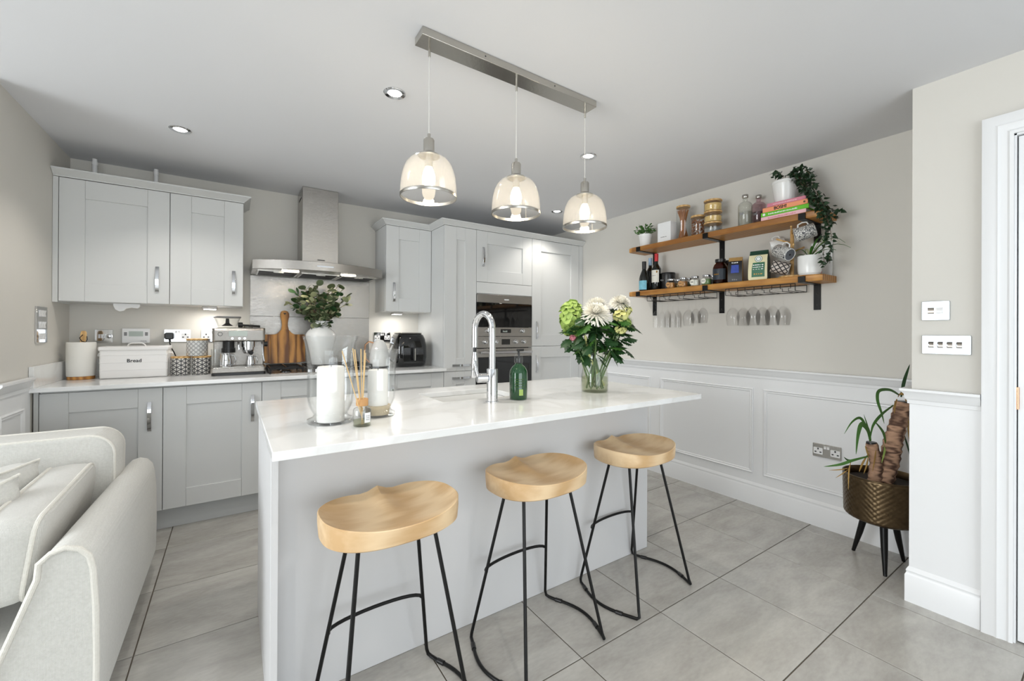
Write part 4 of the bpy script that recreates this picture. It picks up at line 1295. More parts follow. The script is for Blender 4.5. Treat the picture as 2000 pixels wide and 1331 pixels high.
def stem(a, b, r=.0035, mat='stem_green', bow=.0):
    m_ = (Vector(a) + Vector(b)) / 2 + R2 * bow
    pts = [Vector(a) * (1 - f) ** 2 + 2 * m_ * f * (1 - f) + Vector(b) * f * f for f in (i / 8 for i in range(9))]
    return obj('stem', MB().tube(pts, r, 8), mat, bq)
front = -F2
blooms = [(-2, 610, -.055, (front * .55 + Vector((0, 0, .85))), .083, 'petal_white'),
          (6, 592, .035, (front * .2 + Vector((0, 0, 1))), .070, 'petal_white'),
          (50, 588, -.01, (front * .5 + Vector((0, 0, 1)) + R2 * .15), .060, 'petal_white'),
          (70, 622, .05, (R2 * .6 + Vector((0, 0, .7))), .045, 'petal_white')]
for dx, py, dd, ax, r, m_ in blooms:
    p = bp_(dx, py, dd)
    chrysanthemum(p, ax, r, m_)
    stem(Vector((rng.uniform(-.03, .03), rng.uniform(-.03, .03), .01)), p - Vector(ax).normalized() * .02, .004, bow=rng.uniform(-.02, .02))
def cluster(c, rad, n, sc_, mat, name='bloom'):
    """rounded head of overlapping bracts"""
    mb = MB()
    for k in range(n):
        z = 1 - 2 * (k + .5) / n
        a = k * 2.39996
        dv = Vector((math.cos(a) * math.sqrt(1 - z * z), math.sin(a) * math.sqrt(1 - z * z), z))
        p = Vector((dv.x * rad[0], dv.y * rad[1], dv.z * rad[2]))
        lm = round_leaf(sc_ * rng.uniform(.8, 1.1), sc_ * rng.uniform(.8, 1.1), .35, 8)
        q = (dv.cross(Vector((0, 0, 1))) * rng.uniform(-1, 1) + Vector((0, 0, -.5)) + dv * .35).normalized().to_track_quat('Y', 'Z')
        rot = q.to_matrix().to_4x4()
        # bract faces outwards
        zax = dv; yax = (Vector((0, 0, 1)) - zax * zax.z + Vector((rng.uniform(-.6, .6), rng.uniform(-.6, .6), 0)))
        yax = (yax - zax * yax.dot(zax)).normalized() if (yax - zax * yax.dot(zax)).length > 1e-4 else zax.orthogonal().normalized()
        xax = yax.cross(zax)
        rot = Matrix((xax, yax, zax)).transposed().to_4x4()
        tl = Matrix.Rotation(rng.uniform(-.9, .5), 4, 'X')
        lm.mv(0, -sc_, 0).xf(Matrix.Translation(Vector(c) + p) @ rot @ tl)
        mb.add(lm.v, lm.f)
    return obj(name, mb, mat, bq, sm=60)
hy = bp_(-46, 622, -.01)
cluster(hy, (.056, .05, .086), 80, .023, 'leaf_lime')['label'] = 'lime green hydrangea-like bloom'
stem(Vector((-.02, .01, .01)), hy - Vector((0, 0, .06)), .0045)
for dx, py, dd, m_, s_ in ((46, 618, -.04, 'petal_cream', .020), (58, 606, -.01, 'petal_cream', .018), (46, 644, -.05, 'petal_cream', .015), (-46, 660, -.05, 'petal_pink', .0085), (60, 632, 0, 'leaf_lime', .016)):
    p = bp_(dx, py, dd)
    cluster(p, (.026 * s_ / .016, .024 * s_ / .016, .022 * s_ / .016), 26, s_ * .85, m_)
    stem(Vector((rng.uniform(-.02, .02), rng.uniform(-.02, .02), .02)), p, .003)
# one peeled, knotted pale stem across the glass
pts = [bp_(-22, 655, -.04), bp_(-16, 680, -.03), bp_(-10, 700, -.01), bp_(2, 722, 0), bp_(12, 742, .0), bp_(20, 757, 0)]
kn = []
for i in range(len(pts) - 1):
    for f in (0, .25, .5, .75):
        kn.append(pts[i].lerp(pts[i + 1], f))
obj('knotted_stem', MB().tube(kn, [.0075 if i % 2 else .0055 for i in range(len(kn))], 8), 'petal_cream', bq)
def lobed_leaf(L, wd):
    half = [(0, 0), (.12, .10), (.30, .22), (.22, .30), (.55, .38), (.36, .48), (.60, .58), (.34, .66), (.36, .80), (.14, .86), (0, 1)]
    out = [(x * wd, y * L) for x, y in half]
    mb = MB()
    n = len(out)
    for s in (1, -1):
        b = len(mb.v)
        mb.v += [(s * x, y, -.22 * x + .25 * L * (y / L) * (1 - y / L) - .10 * y) for x, y in out]
        mb.v += [(0, y, .25 * L * (y / L) * (1 - y / L) - .10 * y) for x, y in out]
        for i in range(n - 1):
            q = (b + i, b + i + 1, b + n + i + 1, b + n + i)
            mb.f.append(q if s > 0 else q[::-1])
    return mb
ll = []
for m_ in ('leaf_dark', 'leaf_mid'):
    me = me_from(lobed_leaf(.085, .05), 'leaf', 60); me.materials.append(MATS[m_]); ll.append(me)
for k in range(210):
    dx = rng.uniform(-56, 76); py = rng.uniform(606, 700)
    if ((dx - 8) / 64) ** 2 + ((py - 650) / 46) ** 2 > 1:
        continue
    p = bp_(dx * .80, py + 2, rng.uniform(-.07, .05))
    dv = R2 * (dx / 40 + rng.uniform(-.7, .7)) + front * rng.uniform(-.2, .9) + Vector((0, 0, rng.uniform(-1.0, .35)))
    place_leaf('leaf', ll[0 if rng.random() < .78 else 1], bq, p, dv, rng.uniform(-.8, .8), rng.uniform(.75, 1.2))
for dx, py, sx in ((66, 660, 1), (80, 645, 1), (64, 690, .8), (-28, 690, -.6), (35, 700, .4), (60, 600, .8)):
    p = bp_(dx - 14 * sx, py - 10, -.02)
    place_leaf('leaf', ll[0], bq, p, R2 * sx + Vector((0, 0, -.6)), rng.uniform(-.5, .5), 1.0)
for k in range(9):
    a = 2 * PI * k / 9
    stem(Vector((.045 * math.cos(a), .045 * math.sin(a), .005)), Vector((-.02 * math.cos(a), -.02 * math.sin(a), .26)), .0035, 'stem_green')

# ================================================================== BAR STOOLS
def seat_mesh():
    A, B, N, K = .206, .152, 64, 12
    def outl(a):
        c, s = math.cos(a), math.sin(a)
        e = 2 / 2.5
        return (A * abs(c) ** e * (1 if c >= 0 else -1), B * abs(s) ** e * (1 if s >= 0 else -1) - (.012 * math.exp(-(c / .25) ** 2) if s > 0 else 0))
    def top(x, y):
        r = min(1, (abs(x) / A) ** 2.5 + (abs(y) / B) ** 2.5)
        z = .660 - .028 * (1 - r) ** .75 * (1 - .15 * math.cos(2.6 * x / A))
        z += .017 * math.exp(-(x / .030) ** 2) * max(0, (y + .05) / B) ** 1.0      # the ridge between the thighs
        z += .010 * (abs(x) / A) ** 2 - .010 * max(0, -y / B) ** 2 * (1 - (abs(x) / A) ** 2)
        return z
    mb = MB()
    ring = [outl(2 * PI * i / N) for i in range(N)]
    rings = []
    for k in range(1, K + 1):
        f = k / K
        rings.append([(x * f * .985, y * f * .985, top(x * f, y * f)) for x, y in ring])
    rings.append([(x, y, top(x, y) - .0022) for x, y in ring])
    rings.append([(x * 1.0, y * 1.0, top(x, y) - .028) for x, y in ring])
    rings.append([(x * .985, y * .985, .606) for x, y in ring])
    rings.append([(x * .95, y * .95, .601) for x, y in ring])
    mb.loft(rings, cap=False)
    mb.v.append((0, 0, top(0, 0)))
    c = len(mb.v) - 1
    for i in range(N):
        mb.f.append((c, i, (i + 1) % N))
    mb.f.append(tuple((len(rings) - 1) * N + i for i in reversed(range(N))))
    return mb
st0 = thing('bar_stool', 'bar stool with carved wooden seat nearest the camera, left of the three', 'stool', (1.272, -2.470, 0), math.radians(2), 'bar stools along the island')
obj('seat', seat_mesh(), 'stool_wood', st0, sm=32)
def leg_path(s):
    """one bent-rod side: front leg, bowed floor runner, back leg"""
    P = [(s * .112, -.054, .603), (s * .190, -.166, .030), (s * .194, -.172, .012), (s * .202, -.166, .0065)]
    for i in range(1, 12):
        f = i / 12
        P.append((s * (.203 + .048 * math.sin(PI * f)), -.162 + .305 * f, .0065))
    P += [(s * .204, .148, .0075), (s * .196, .158, .014), (s * .190, .158, .035), (s * .104, .056, .603)]
    return P
for s in (-1, 1):
    P = leg_path(s)
    obj('leg', MB().tube(P[:2], .0062, 10), 'black_metal', st0)
    obj('leg', MB().tube(P[-2:], .0062, 10), 'black_metal', st0)
    rn = obj('runner', MB().tube(P[1:-1], .0062, 10), 'black_metal', st0)
    for f in (.12, .86):
        i = int(f * 11) + 4
        a, b = Vector(P[i]), Vector(P[i + 1])
        obj('glide', MB().cyl(a, b, .0085, n=12), 'black_plastic', rn)
lerp = lambda a, b, f: tuple(a[i] + (b[i] - a[i]) * f for i in range(3))
fa, fb = lerp((-.190, .158, .035), (-.104, .056, .603), .39), lerp((.190, .158, .035), (.104, .056, .603), .39)
obj('footrest', MB().tube([(fa[0] * .985 * math.cos(PI * i / 14), fa[1] + .044 * math.sin(PI * i / 14) ** .8, fa[2]) for i in range(15)], .0058, 10), 'black_metal', st0)
for x, y, rz, lab in ((1.850, -2.447, 4, 'middle bar stool with carved wooden seat and black rod legs'), (2.450, -2.420, 3, 'far right bar stool with carved wooden seat beside the panelled wall')):
    c = copy_tree(st0, None, lab)
    c.location, c.rotation_euler = (x, y, 0), (0, 0, math.radians(rz))

# ================================================================== SOFA
def rbox(cx, cy, cz_, sx, sy, sz, r, bulge=0.0, n=4, k=7):
    """soft box: rounded in plan and section, sides optionally bulging"""
    mb = MB()
    rings = []
    for i in range(-n, 1):
        a = PI / 2 * (i / n)
        rings.append((-sz + r + r * math.sin(a), r * (1 - math.cos(a))))
    for i in range(1, k):
        rings.append((-sz + r + (2 * sz - 2 * r) * i / k, 0))
    for i in range(0, n + 1):
        a = PI / 2 * (i / n)
        rings.append((sz - r + r * math.sin(a), r * (1 - math.cos(a))))
    out = []
    for z, ins in rings:
        b = bulge * max(0, 1 - (z / sz) ** 2)
        out.append([(cx + x, cy + y, cz_ + z + 0) for x, y in rrect(-sx + ins - b, sx - ins + b, -sy + ins - b, sy - ins + b, max(.004, r * .9 - ins * .5))])
    return mb.loft(out)
t = thing('sofa', 'off-white fabric sofa with piped edges in the left foreground', 'sofa', (-.2, -1.55, 0))
# right arm: section (x, z) from inner foot over the rounded top to the outer foot, lofted from back to front
def arm_section(y, top, k=1.0):
    pts = [(.285, .10), (.330, .24), (.385, .40), (.425, top - .07), (.440, top - .030), (.462, top - .008), (.490, top), (.518, top - .010), (.538, top - .036), (.546, top - .075), (.552, .40), (.554, .24), (.552, .10)]
    return [(x, y, z) for x, z in pts]
ys = [-.955, -.965, -.99, -1.05, -1.25, -1.5, -1.75, -2.0, -2.085, -2.098]
rings = []
for y in ys:
    f = (y + .955) / -1.143
    rings.append(arm_section(y, .560 + .036 * f))
for idx, sh in ((0, .030), (1, .014), (2, .004), (-1, .008), (-2, .001)):
    cxm, czm = .43, .34
    rings[idx] = [(x - (sh if x > cxm else -sh), y, z - (sh * 1.2 if z > .45 else 0)) for x, y, z in rings[idx]]
wobj('arm', MB().loft(rings), 'sofa_fabric', t, sm=50)
front_sec = [(x, -2.099, z) for x, _, z in arm_section(0, .588)]
front_sec = [(x + (.006 if x < .43 else -.006), y, z) for x, y, z in front_sec]
wobj('arm_piping', MB().tube(front_sec, .0075, 10), 'piping_fabric', t)
wobj('seat_base', MB().box((-1.25, -2.02, .10), (.40, -.97, .30)), 'sofa_fabric', t, bev=.03, seg=3)
wobj('back_frame', rbox(-.42, -1.03, .36, .83, .075, .26, .05), 'sofa_fabric', t, sm=60)
wobj('seat_cushion', rbox(-.50, -1.68, .33, .72, .32, .07, .05, .008), 'sofa_fabric', t, sm=60)
# back cushion: outline in the xz plane, rounded top corners, extruded with soft edges
def slab_cushion(name, parent, x0, x1, z0, z1, yf, yb, r, mat='sofa_fabric', lean=0.0, pipe=True):
    outl = rrect(x0, x1, z0, z1, r, 8)
    cxx, czz = (x0 + x1) / 2, (z0 + z1) / 2
    rings = []
    m = (yf + yb) / 2
    for y, s in ((yf, .97), (yf + .008, .99), (yf + .018, 1.0), (m, 1.006), (yb - .018, 1.0), (yb - .008, .99), (yb, .97)):
        rings.append([(cxx + (x - cxx) * s, y + lean * (z - z0), czz + (z - czz) * s) for x, z in outl])
    o = wobj(name, MB().loft(rings), mat, parent, sm=50)
    if pipe:
        for k in (1, -2):
            wobj('piping', MB().tube(rings[k], .0055, 8, closed=True), 'piping_fabric', o)
    return o
slab_cushion('back_cushion', t, -.62, .452, .38, .745, -1.345, -1.145, .085, lean=.10)
for x in (-1.15, .45):
    for y in (-1.06, -1.95):
        wobj('foot', MB().cyl((x, y, 0.001), (x, y, .10), .018, .026, 16), 'stem_brown', t)

# large box cushion leaning on the inner side of the arm, and two scatter cushions behind it
c = thing('box_cushion', 'large piped off-white cushion leaning against the sofa arm', 'cushion', (.33, -1.62, .44))
def pillow_box(x0, x1, y0, y1, z0, z1, lean, r=.05):
    rings = []
    outl = rrect(y0, y1, z0, z1, r, 6)
    cy_, cz2 = (y0 + y1) / 2, (z0 + z1) / 2
    for x, s in ((x0, .92), (x0 + .012, .975), (x0 + .03, 1.0), ((x0 + x1) / 2, 1.02), (x1 - .03, 1.0), (x1 - .012, .975), (x1, .92)):
        rings.append([(x + lean * (z - z0) + .012 * math.sin((y - y0) * 9) * (z - z0) / (z1 - z0), cy_ + (y - cy_) * s, cz2 + (z - cz2) * s) for y, z in outl])
    return rings
rg = pillow_box(.245, .382, -2.005, -1.36, .408, .655, .13)
wobj('cover', MB().loft(rg), 'cushion_fabric', c, sm=50)
wobj('piping', MB().tube(rg[-2], .006, 8, closed=True), 'piping_fabric', c)
wobj('piping', MB().tube(rg[1], .006, 8, closed=True), 'piping_fabric', c)
def scatter(label, corner, rot, sz):
    """square pillow, its top corner at the given world point"""
    c = thing('scatter_cushion', label, 'cushion', corner, 0, 'scatter cushions on the sofa')
    N = 14
    mb = MB()
    g = {}
    def P(i, j, s):
        a, b = -1 + 2 * i / N, -1 + 2 * j / N
        h = .075 * ((1 - a ** 4) * (1 - b ** 4)) ** .6
        pinch = 1 - .06 * (1 - a * a) * abs(b) ** 6 - .06 * (1 - b * b) * abs(a) ** 6
        return Vector((s * h, a * sz * pinch, b * sz * pinch))
    for s in (1, -1):
        base_ = len(mb.v)
        for i in range(N + 1):
            for j in range(N + 1):
                mb.v.append(tuple(P(i, j, s)))
        for i in range(N):
            for j in range(N):
                q = (base_ + i * (N + 1) + j, base_ + (i + 1) * (N + 1) + j, base_ + (i + 1) * (N + 1) + j + 1, base_ + i * (N + 1) + j + 1)
                mb.f.append(q if s > 0 else q[::-1])
    rim = [P(i, 0, 1) for i in range(N)] + [P(N, j, 1) for j in range(N)] + [P(N - i, N, 1) for i in range(N)] + [P(0, N - j, 1) for j in range(N)]
    mtx = Matrix.Translation(Vector((0, 0, 0))) @ Matrix.Rotation(rot[2], 4, 'Z') @ Matrix.Rotation(rot[1], 4, 'Y') @ Matrix.Rotation(rot[0], 4, 'X')
    cor = mtx @ Vector((0, sz * .96, sz * .96))
    mb.xf(mtx).mv(*(-cor))
    obj('cover', mb, 'cushion_fabric', c, sm=70)
    obj('piping', MB().tube([mtx @ p - cor for p in rim], .005, 8, closed=True), 'piping_fabric', c)
scatter('off-white scatter cushion at the back of the sofa behind the large cushion', tuple(on(1, -1.44, 72, 901)), (math.radians(8), math.radians(24), math.radians(-38)), .125)
scatter('small off-white scatter cushion leaning at the left picture edge', tuple(on(1, -1.74, 32, 932)), (math.radians(14), math.radians(26), math.radians(-30)), .135)
k = on(0, -.03, 3, 848)

# ================================================================== PLANTER WITH YUCCA
PX, PY = 3.655, -3.012
t = thing('planter', 'hammered bronze planter on three black legs in the corner', 'planter', (PX, PY, 0))
NN, RR_, z0, z1, rad = 252, 56, .232, .456, .158
rings = []
for j in range(RR_ + 1):
    f = j / RR_
    z = z0 + (z1 - z0) * f
    prof = rad * (1 - .16 * max(0, 1 - f / .10) ** 2) * (.965 + .035 * f)
    ring = []
    for i in range(NN):
        a = 2 * PI * i / NN
        u_, v_ = 18 * a, f * PI * 9
        b_ = .0034 * (abs(math.cos(u_ + 0) * math.cos(v_)) if True else 0) ** .8 * (1 if .03 < f < .965 else 0)
        b2 = .0034 * abs(math.sin(u_) * math.sin(v_)) ** .8 * (1 if .03 < f < .965 else 0)
        rr = prof + max(b_, b2)
        ring.append((rr * math.cos(a), rr * math.sin(a), z))
    rings.append(ring)
mb = MB().loft(rings, cap=False)
mb.f.append(tuple(reversed(range(NN))))
obj('pot', mb, 'bronze', t, sm=70)
obj('rim', MB().lathe([(rad - .004, z1 - .03), (rad + .001, z1 - .001), (rad + .003, z1), (rad + .003, z1 + .004), (rad - .001, z1 + .005), (rad - .004, z1), (rad - .006, z1 - .03)], 64), 'bronze', t)
obj('soil', MB().lathe([(0, z1 - .028), (rad * .5, z1 - .030), (rad - .005, z1 - .034), (rad - .005, z1 - .05), (0, z1 - .05)], 40), 'soil', t)
for a in (72, 200, 336):
    ca, sa = math.cos(math.radians(a)), math.sin(math.radians(a))
    obj('leg', MB().tube([(.075 * ca, .075 * sa, .242), (.105 * ca, .105 * sa, .12), (.138 * ca, .138 * sa, .001)], [.017, .014, .008], 14), 'black_metal', t)
y_ = thing('yucca', 'half-bare yucca with a thick ringed trunk in the planter', 'plant', (PX, PY, .43))
D0 = (Vector((PX, PY, 0)) - CAM).dot(Vector((_f.x, _f.y, 0)))
def yp(px, py, dd=0.0):
    return at(px, py, D0 + dd) - Vector((PX, PY, .43))
def ringed(pts, r0, r1, step=.011):
    P = []
    for i in range(len(pts) - 1):
        n = max(2, int((pts[i + 1] - pts[i]).length / step))
        P += [pts[i].lerp(pts[i + 1], q / n) for q in range(n)]
    P.append(pts[-1])
    Rr = [(r0 + (r1 - r0) * i / (len(P) - 1)) * (1.10 if i % 3 == 0 else .97 if i % 3 == 1 else 1.03) for i in range(len(P))]
    return MB().tube(P, Rr, 18)
b0 = Vector((0, 0, -.005))
tk = obj('trunk', ringed([Vector((.005, 0, -.005)), yp(1737, 900), yp(1745, 860), yp(1755, 825), yp(1764, 787)], .044, .031), 'trunk_bark', y_, sm=50)
tp_ = yp(1765, 787)
obj('cut_end', MB().lathe([(0, .004), (.027, .004), (.029, 0), (.029, -.008), (0, -.008)], 20, tuple(tp_ + Vector((0, 0, .004)))), 'black_plastic', tk)
tk2 = obj('side_trunk', ringed([Vector((-.03, .02, -.005)), yp(1712, 905), yp(1707, 885), yp(1702, 866)], .030, .024), 'trunk_bark', y_, sm=50)
obj('cut_end', MB().lathe([(0, .004), (.020, .004), (.022, 0), (.022, -.006), (0, -.006)], 20, tuple(yp(1702, 866) + Vector((0, 0, .003)))), 'black_plastic', tk2)
def blade(pts, wd, mat):
    """strap leaf through picture points (px, py, depth)"""
    C = [yp(*p) for p in pts]
    P = []
    for i in range(len(C) - 1):
        a, b = C[max(i - 1, 0)], C[i]
        c_, d_ = C[i + 1], C[min(i + 2, len(C) - 1)]
        for q in range(5):
            f = q / 5
            P.append(.5 * ((2 * b) + (c_ - a) * f + (2 * a - 5 * b + 4 * c_ - d_) * f * f + (3 * b - a - 3 * c_ + d_) * f ** 3))
    P.append(C[-1])
    mb = MB()
    n = len(P)
    rings = []
    for i in range(n):
        f = i / (n - 1)
        tn = (P[min(i + 1, n - 1)] - P[max(i - 1, 0)]).normalized()
        sd = tn.cross(F2).normalized()
        w_ = wd * (.45 + 1.3 * f if f < .42 else 1.0 - ((f - .42) / .58) ** 1.8 * .93)
        nn = sd.cross(tn)
        rings.append([P[i] - sd * w_, P[i] + nn * .18 * w_, P[i] + sd * w_, P[i] + nn * (.18 * w_ - .0012)])
    mb.loft(rings)
    obj('leaf', mb, mat, y_, sm=60)
for pts, wd, m_ in ((((1760, 776, 0), (1766, 745, 0), (1777, 712, -.01)), .010, 'leaf_dark'),
                    (((1756, 772, 0), (1738, 762, -.03), (1717, 764, -.05), (1714, 782, -.06), (1722, 808, -.06), (1727, 828, -.05)), .009, 'leaf_mid'),
                    (((1745, 792, 0), (1722, 810, -.04), (1705, 832, -.05), (1700, 858, -.03)), .008, 'leaf_mid'),
                    (((1700, 862, 0), (1692, 835, 0), (1680, 817, 0), (1664, 825, -.02), (1649, 848, -.03)), .007, 'leaf_mid'),
                    (((1700, 862, 0), (1695, 840, -.02), (1683, 829, -.04), (1676, 850, -.05), (1672, 888, -.05)), .013, 'leaf_mid'),
                    (((1700, 862, 0), (1695, 835, 0), (1687, 810, .01)), .004, 'leaf_mid'),
                    (((1730, 868, .0), (1725, 845, -.02), (1708, 823, -.04)), .007, 'leaf_mid'),
                    (((1695, 892, -.04), (1665, 900, -.06), (1640, 908, -.07), (1609, 912, -.08)), .008, 'leaf_mid'),
                    (((1690, 894, -.03), (1660, 900, -.02), (1648, 893, -.02)), .005, 'leaf_dark'),
                    (((1662, 902, -.05), (1658, 922, -.08), (1657, 957, -.09)), .004, 'leaf_dry'),
                    (((1658, 915, -.06), (1640, 918, -.08), (1619, 919, -.08)), .003, 'leaf_dry'),
                    (((1658, 917, -.06), (1645, 926, -.08), (1632, 934, -.08)), .003, 'leaf_dry'),
                    (((1697, 886, -.03), (1685, 905, -.05), (1678, 922, -.05)), .006, 'leaf_dry'),
                    (((1696, 890, -.03), (1693, 908, -.05), (1687, 926, -.05)), .005, 'leaf_dry'),
                    (((1712, 872, -.02), (1708, 900, -.03), (1704, 922, -.03)), .004, 'leaf_dry'),
                    (((1690, 872, -.02), (1694, 884, -.03), (1697, 895, -.03)), .005, 'leaf_dry'),
                    (((1726, 868, 0), (1728, 880, -.03), (1722, 905, -.04)), .006, 'leaf_lime'),
                    (((1752, 780, -.03), (1748, 792, -.04), (1747, 808, -.04)), .006, 'leaf_dry'),
                    (((1768, 780, 0), (1776, 800, -.02), (1774, 840, -.02), (1781, 885, 0)), .006, 'leaf_dry'),
                    (((1770, 782, .02), (1780, 810, .02), (1779, 850, .02), (1784, 900, .03)), .005, 'leaf_dry'),
                    (((1766, 850, .02), (1772, 870, .02), (1782, 905, .03)), .005, 'leaf_dark'),
                    (((1754, 776, 0), (1759, 770, -.02), (1768, 772, -.02), (1774, 784, -.02)), .007, 'leaf_dry')):
    blade(pts, wd, m_)

# ================================================================== SHELVES ON THE RIGHT WALL
XF = W - .22
ZL0, ZL1, ZU0, ZU1 = 1.494, 1.532, 1.866, 1.904
def plank(label, z0, z1):
    N = 30
    rings = []
    r_ = random.Random(z0)
    for i in range(N + 1):
        y = -1.338 - 1.404 * i / N
        e = .010 if i in (0, N) else 0
        wob = .0012 * math.sin(i * 1.3 + z0 * 9) + .0008 * math.sin(i * 2.9)
        xs = XF + .0035 + e * 1.5 + wob
        rings.append([(xs + .004, y, z0), (xs, y, z0 + .005), (xs, y, z1 - .006), (xs + .006, y, z1), (W - .0025, y, z1), (W - .0025, y, z0)])
    return tag(obj('shelf', MB().loft(rings), 'shelf_wood', sm=40), label, 'shelf')
plank('upper rustic wooden shelf holding books and jars', ZU0, ZU1)
plank('lower rustic wooden shelf holding coffee and bottles', ZL0, ZL1)
def bracket(y, z0, label):
    w_, tk_ = .038, .005
    t = thing('shelf_bracket', label, 'bracket', (W, y, z0 - .16), group='black steel shelf brackets')
    mb = MB()
    mb.box((-.224, -w_ / 2, .1595 - tk_), (-.0008, w_ / 2, .1595))
    mb.box((-.226, -w_ / 2, .1595 - tk_), (-.2215, w_ / 2, .192))
    mb.box((-.0062, -w_ / 2, 0), (-.0008, w_ / 2, .1595))
    obj('strap', mb, 'black_metal', t, bev=.001)
    for z in (.03, .10):
        obj('screw', MB().lathe([(0, 0), (.005, 0), (.004, .002), (0, .002)], 12).xf(Matrix.Rotation(-PI / 2, 4, 'Y')).mv(-.0063, 0, z), 'gap_dark', t)
for y, nm in ((-1.447, 'far left'), (-2.038, 'middle'), (-2.644, 'near right')):
    bracket(y, ZU0, 'black steel bracket under the upper shelf, %s one' % nm)
    bracket(y, ZL0, 'black steel bracket under the lower shelf, %s one' % nm)

def sy(px, x=3.745, py=520):
    return on(0, x, px, py).y
RZ = -PI / 2                                   # local x runs along the shelf to the right, -y faces the room
def sthing(name, label, cat, px, x, z, group=None, rz=0.0):
    return thing(name, label, cat, (x, sy(px, x), z + .0004), RZ + rz, group)

# ---- upper shelf, left to right
t = sthing('potted_plant', 'small leafy plant in a white pot at the far end of the upper shelf', 'plant', 1260, 3.735, ZU1)
obj('pot', MB().lathe(shell([(0, 0), (.040, 0), (.042, .004), (.052, .085), (.054, .088), (.054, .104)], .003), 36), 'white_ceramic', t)
obj('soil', MB().lathe([(0, .090), (.049, .090), (.049, .086), (0, .086)], 24), 'soil', t)
rg_ = random.Random(2)
mb = MB()
for k in range(150):
    a, e = rg_.uniform(0, 2 * PI), rg_.uniform(.05, 1.25)
    rr = rg_.uniform(.02, .075)
    p = Vector((math.cos(a) * math.cos(e) * rr * 1.05, math.sin(a) * math.cos(e) * rr, .104 + math.sin(e) * rr * 1.15))
    lm = round_leaf(.0065, .013, .3, 6)
    dv = Vector((math.cos(a), math.sin(a), rg_.uniform(-.2, 1.2))).normalized()
    lm.xf(Matrix.Translation(p) @ (dv.to_track_quat('Y', 'Z') @ Matrix.Rotation(rg_.uniform(-1, 1), 3, 'Y').to_quaternion()).to_matrix().to_4x4())
    mb.add(lm.v, lm.f)
fo = obj('foliage', mb, 'leaf_mid', t, sm=60)
fo['kind'] = 'stuff'

t = sthing('white_box', 'plain white card box beside the small potted plant', 'box', 1303, 3.745, ZU1)
obj('carton', MB().box((-.060, -.042, 0), (.060, .042, .160)), 'paper', t, bev=.0015)
obj('print', marks(.055, .007, 7).mv(-.002, -.0424, .045), 'grey_ink', t)

def storage_jar(parent, r, h, lid=.014, z=0.0, fill=None, fillmat=None, fh=.7):
    obj('jar', MB().lathe(shell([(0, z), (r - .002, z), (r, z + .003), (r, z + h - lid)], .002), 36), 'clear_glass', parent, sm=50)
    obj('lid', MB().lathe([(0, z + h - lid), (r + .001, z + h - lid), (r + .001, z + h - .002), (r - .001, z + h), (0, z + h)], 36), 'bamboo', parent)
t = sthing('pasta_jar', 'tall glass jar of dry spaghetti with a wooden lid', 'jar', 1334, 3.755, ZU1)
storage_jar(t, .050, .262)
plain('pasta', lin(178, 112, 52), .5, var=.15, vscale=60)
mb = MB()
for k in range(46):
    a = 2.39996 * k
    rr = .044 * math.sqrt((k + .5) / 46)
    b = a + 2.4
    mb.cyl((rr * math.cos(a), rr * math.sin(a), .004), (rr * math.cos(b), rr * math.sin(b), .232), .0022, n=5)
sp = obj('spaghetti', mb, 'pasta', t)
sp['kind'] = 'stuff'
t = sthing('nut_jar', 'squat glass jar of almonds between spaghetti and stacked jars', 'jar', 1363, 3.745, ZU1)
storage_jar(t, .050, .155)
plain('almond', lin(150, 92, 48), .6, var=.3, vscale=50)
mb = MB()
for k in range(170):
    a, rr, z = rg_.uniform(0, 2 * PI), .042 * math.sqrt(rg_.random()) if k % 3 == 0 else .040, rg_.uniform(.010, .122)
    q = MB().lathe([(0, -.009), (.005, -.002), (.0045, .003), (0, .009)], 6)
    q.xf(Matrix.Translation((rr * math.cos(a), rr * math.sin(a), z)) @ Matrix.Rotation(rg_.uniform(0, 3), 4, 'X') @ Matrix.Rotation(rg_.uniform(0, 3), 4, 'Y'))
    mb.add(q.v, q.f)
fo = obj('almonds', mb, 'almond', t)
fo['kind'] = 'stuff'
plain('cereal', lin(224, 190, 120), .7, var=.25, vscale=70, bump=.8, bscale=120)
plain('grey_grain', lin(150, 152, 150), .7, var=.2, vscale=70)
for k, (lab, m_, fh) in enumerate((('bottom glass jar of the stack of three, grey contents', 'grey_grain', .030), ('middle glass jar of the stack of three, yellow contents', 'cereal', .038), ('top glass jar of the stack of three, pale contents', 'cereal', .048))):
    t = sthing('stacking_jar', lab, 'jar', 1392, 3.745, ZU1 + k * .0805, 'stack of three glass jars')
    storage_jar(t, .060, .080, .012)
    obj('contents', MB().lathe([(0, .004), (.056, .004), (.056, .004 + fh), (.03, .004 + fh * 1.08), (0, .004 + fh)], 30), m_, t)

def gin(label, px, mat, x):
    t = sthing('gin_bottle', label, 'bottle', px, x, ZU1)
    prof = [(0, .0005), (.040, .0005), (.043, .004), (.044, .135), (.042, .150), (.030, .164), (.018, .170), (.0155, .175), (.0155, .196)]
    obj('bottle', MB().lathe(shell(prof, .003), 36), mat, t, sm=50)
    obj('stopper', MB().lathe([(0, .1965), (.0185, .1965), (.0195, .199), (.0195, .214), (.018, .217), (0, .217)], 28), 'nickel', t)
    obj('contents', MB().lathe([(0, .006), (.039, .006), (.040, .10), (0, .10)], 28), mat, t)
    obj('label_print', marks(.026, .020, 3).mv(0, -.0445, .085), 'grey_ink', t)
gin('clear round-shouldered gin bottle on the upper shelf', 1455, 'bottle_clear', 3.735)
gin('pink gin bottle beside the book stack', 1481, 'bottle_pink', 3.815)

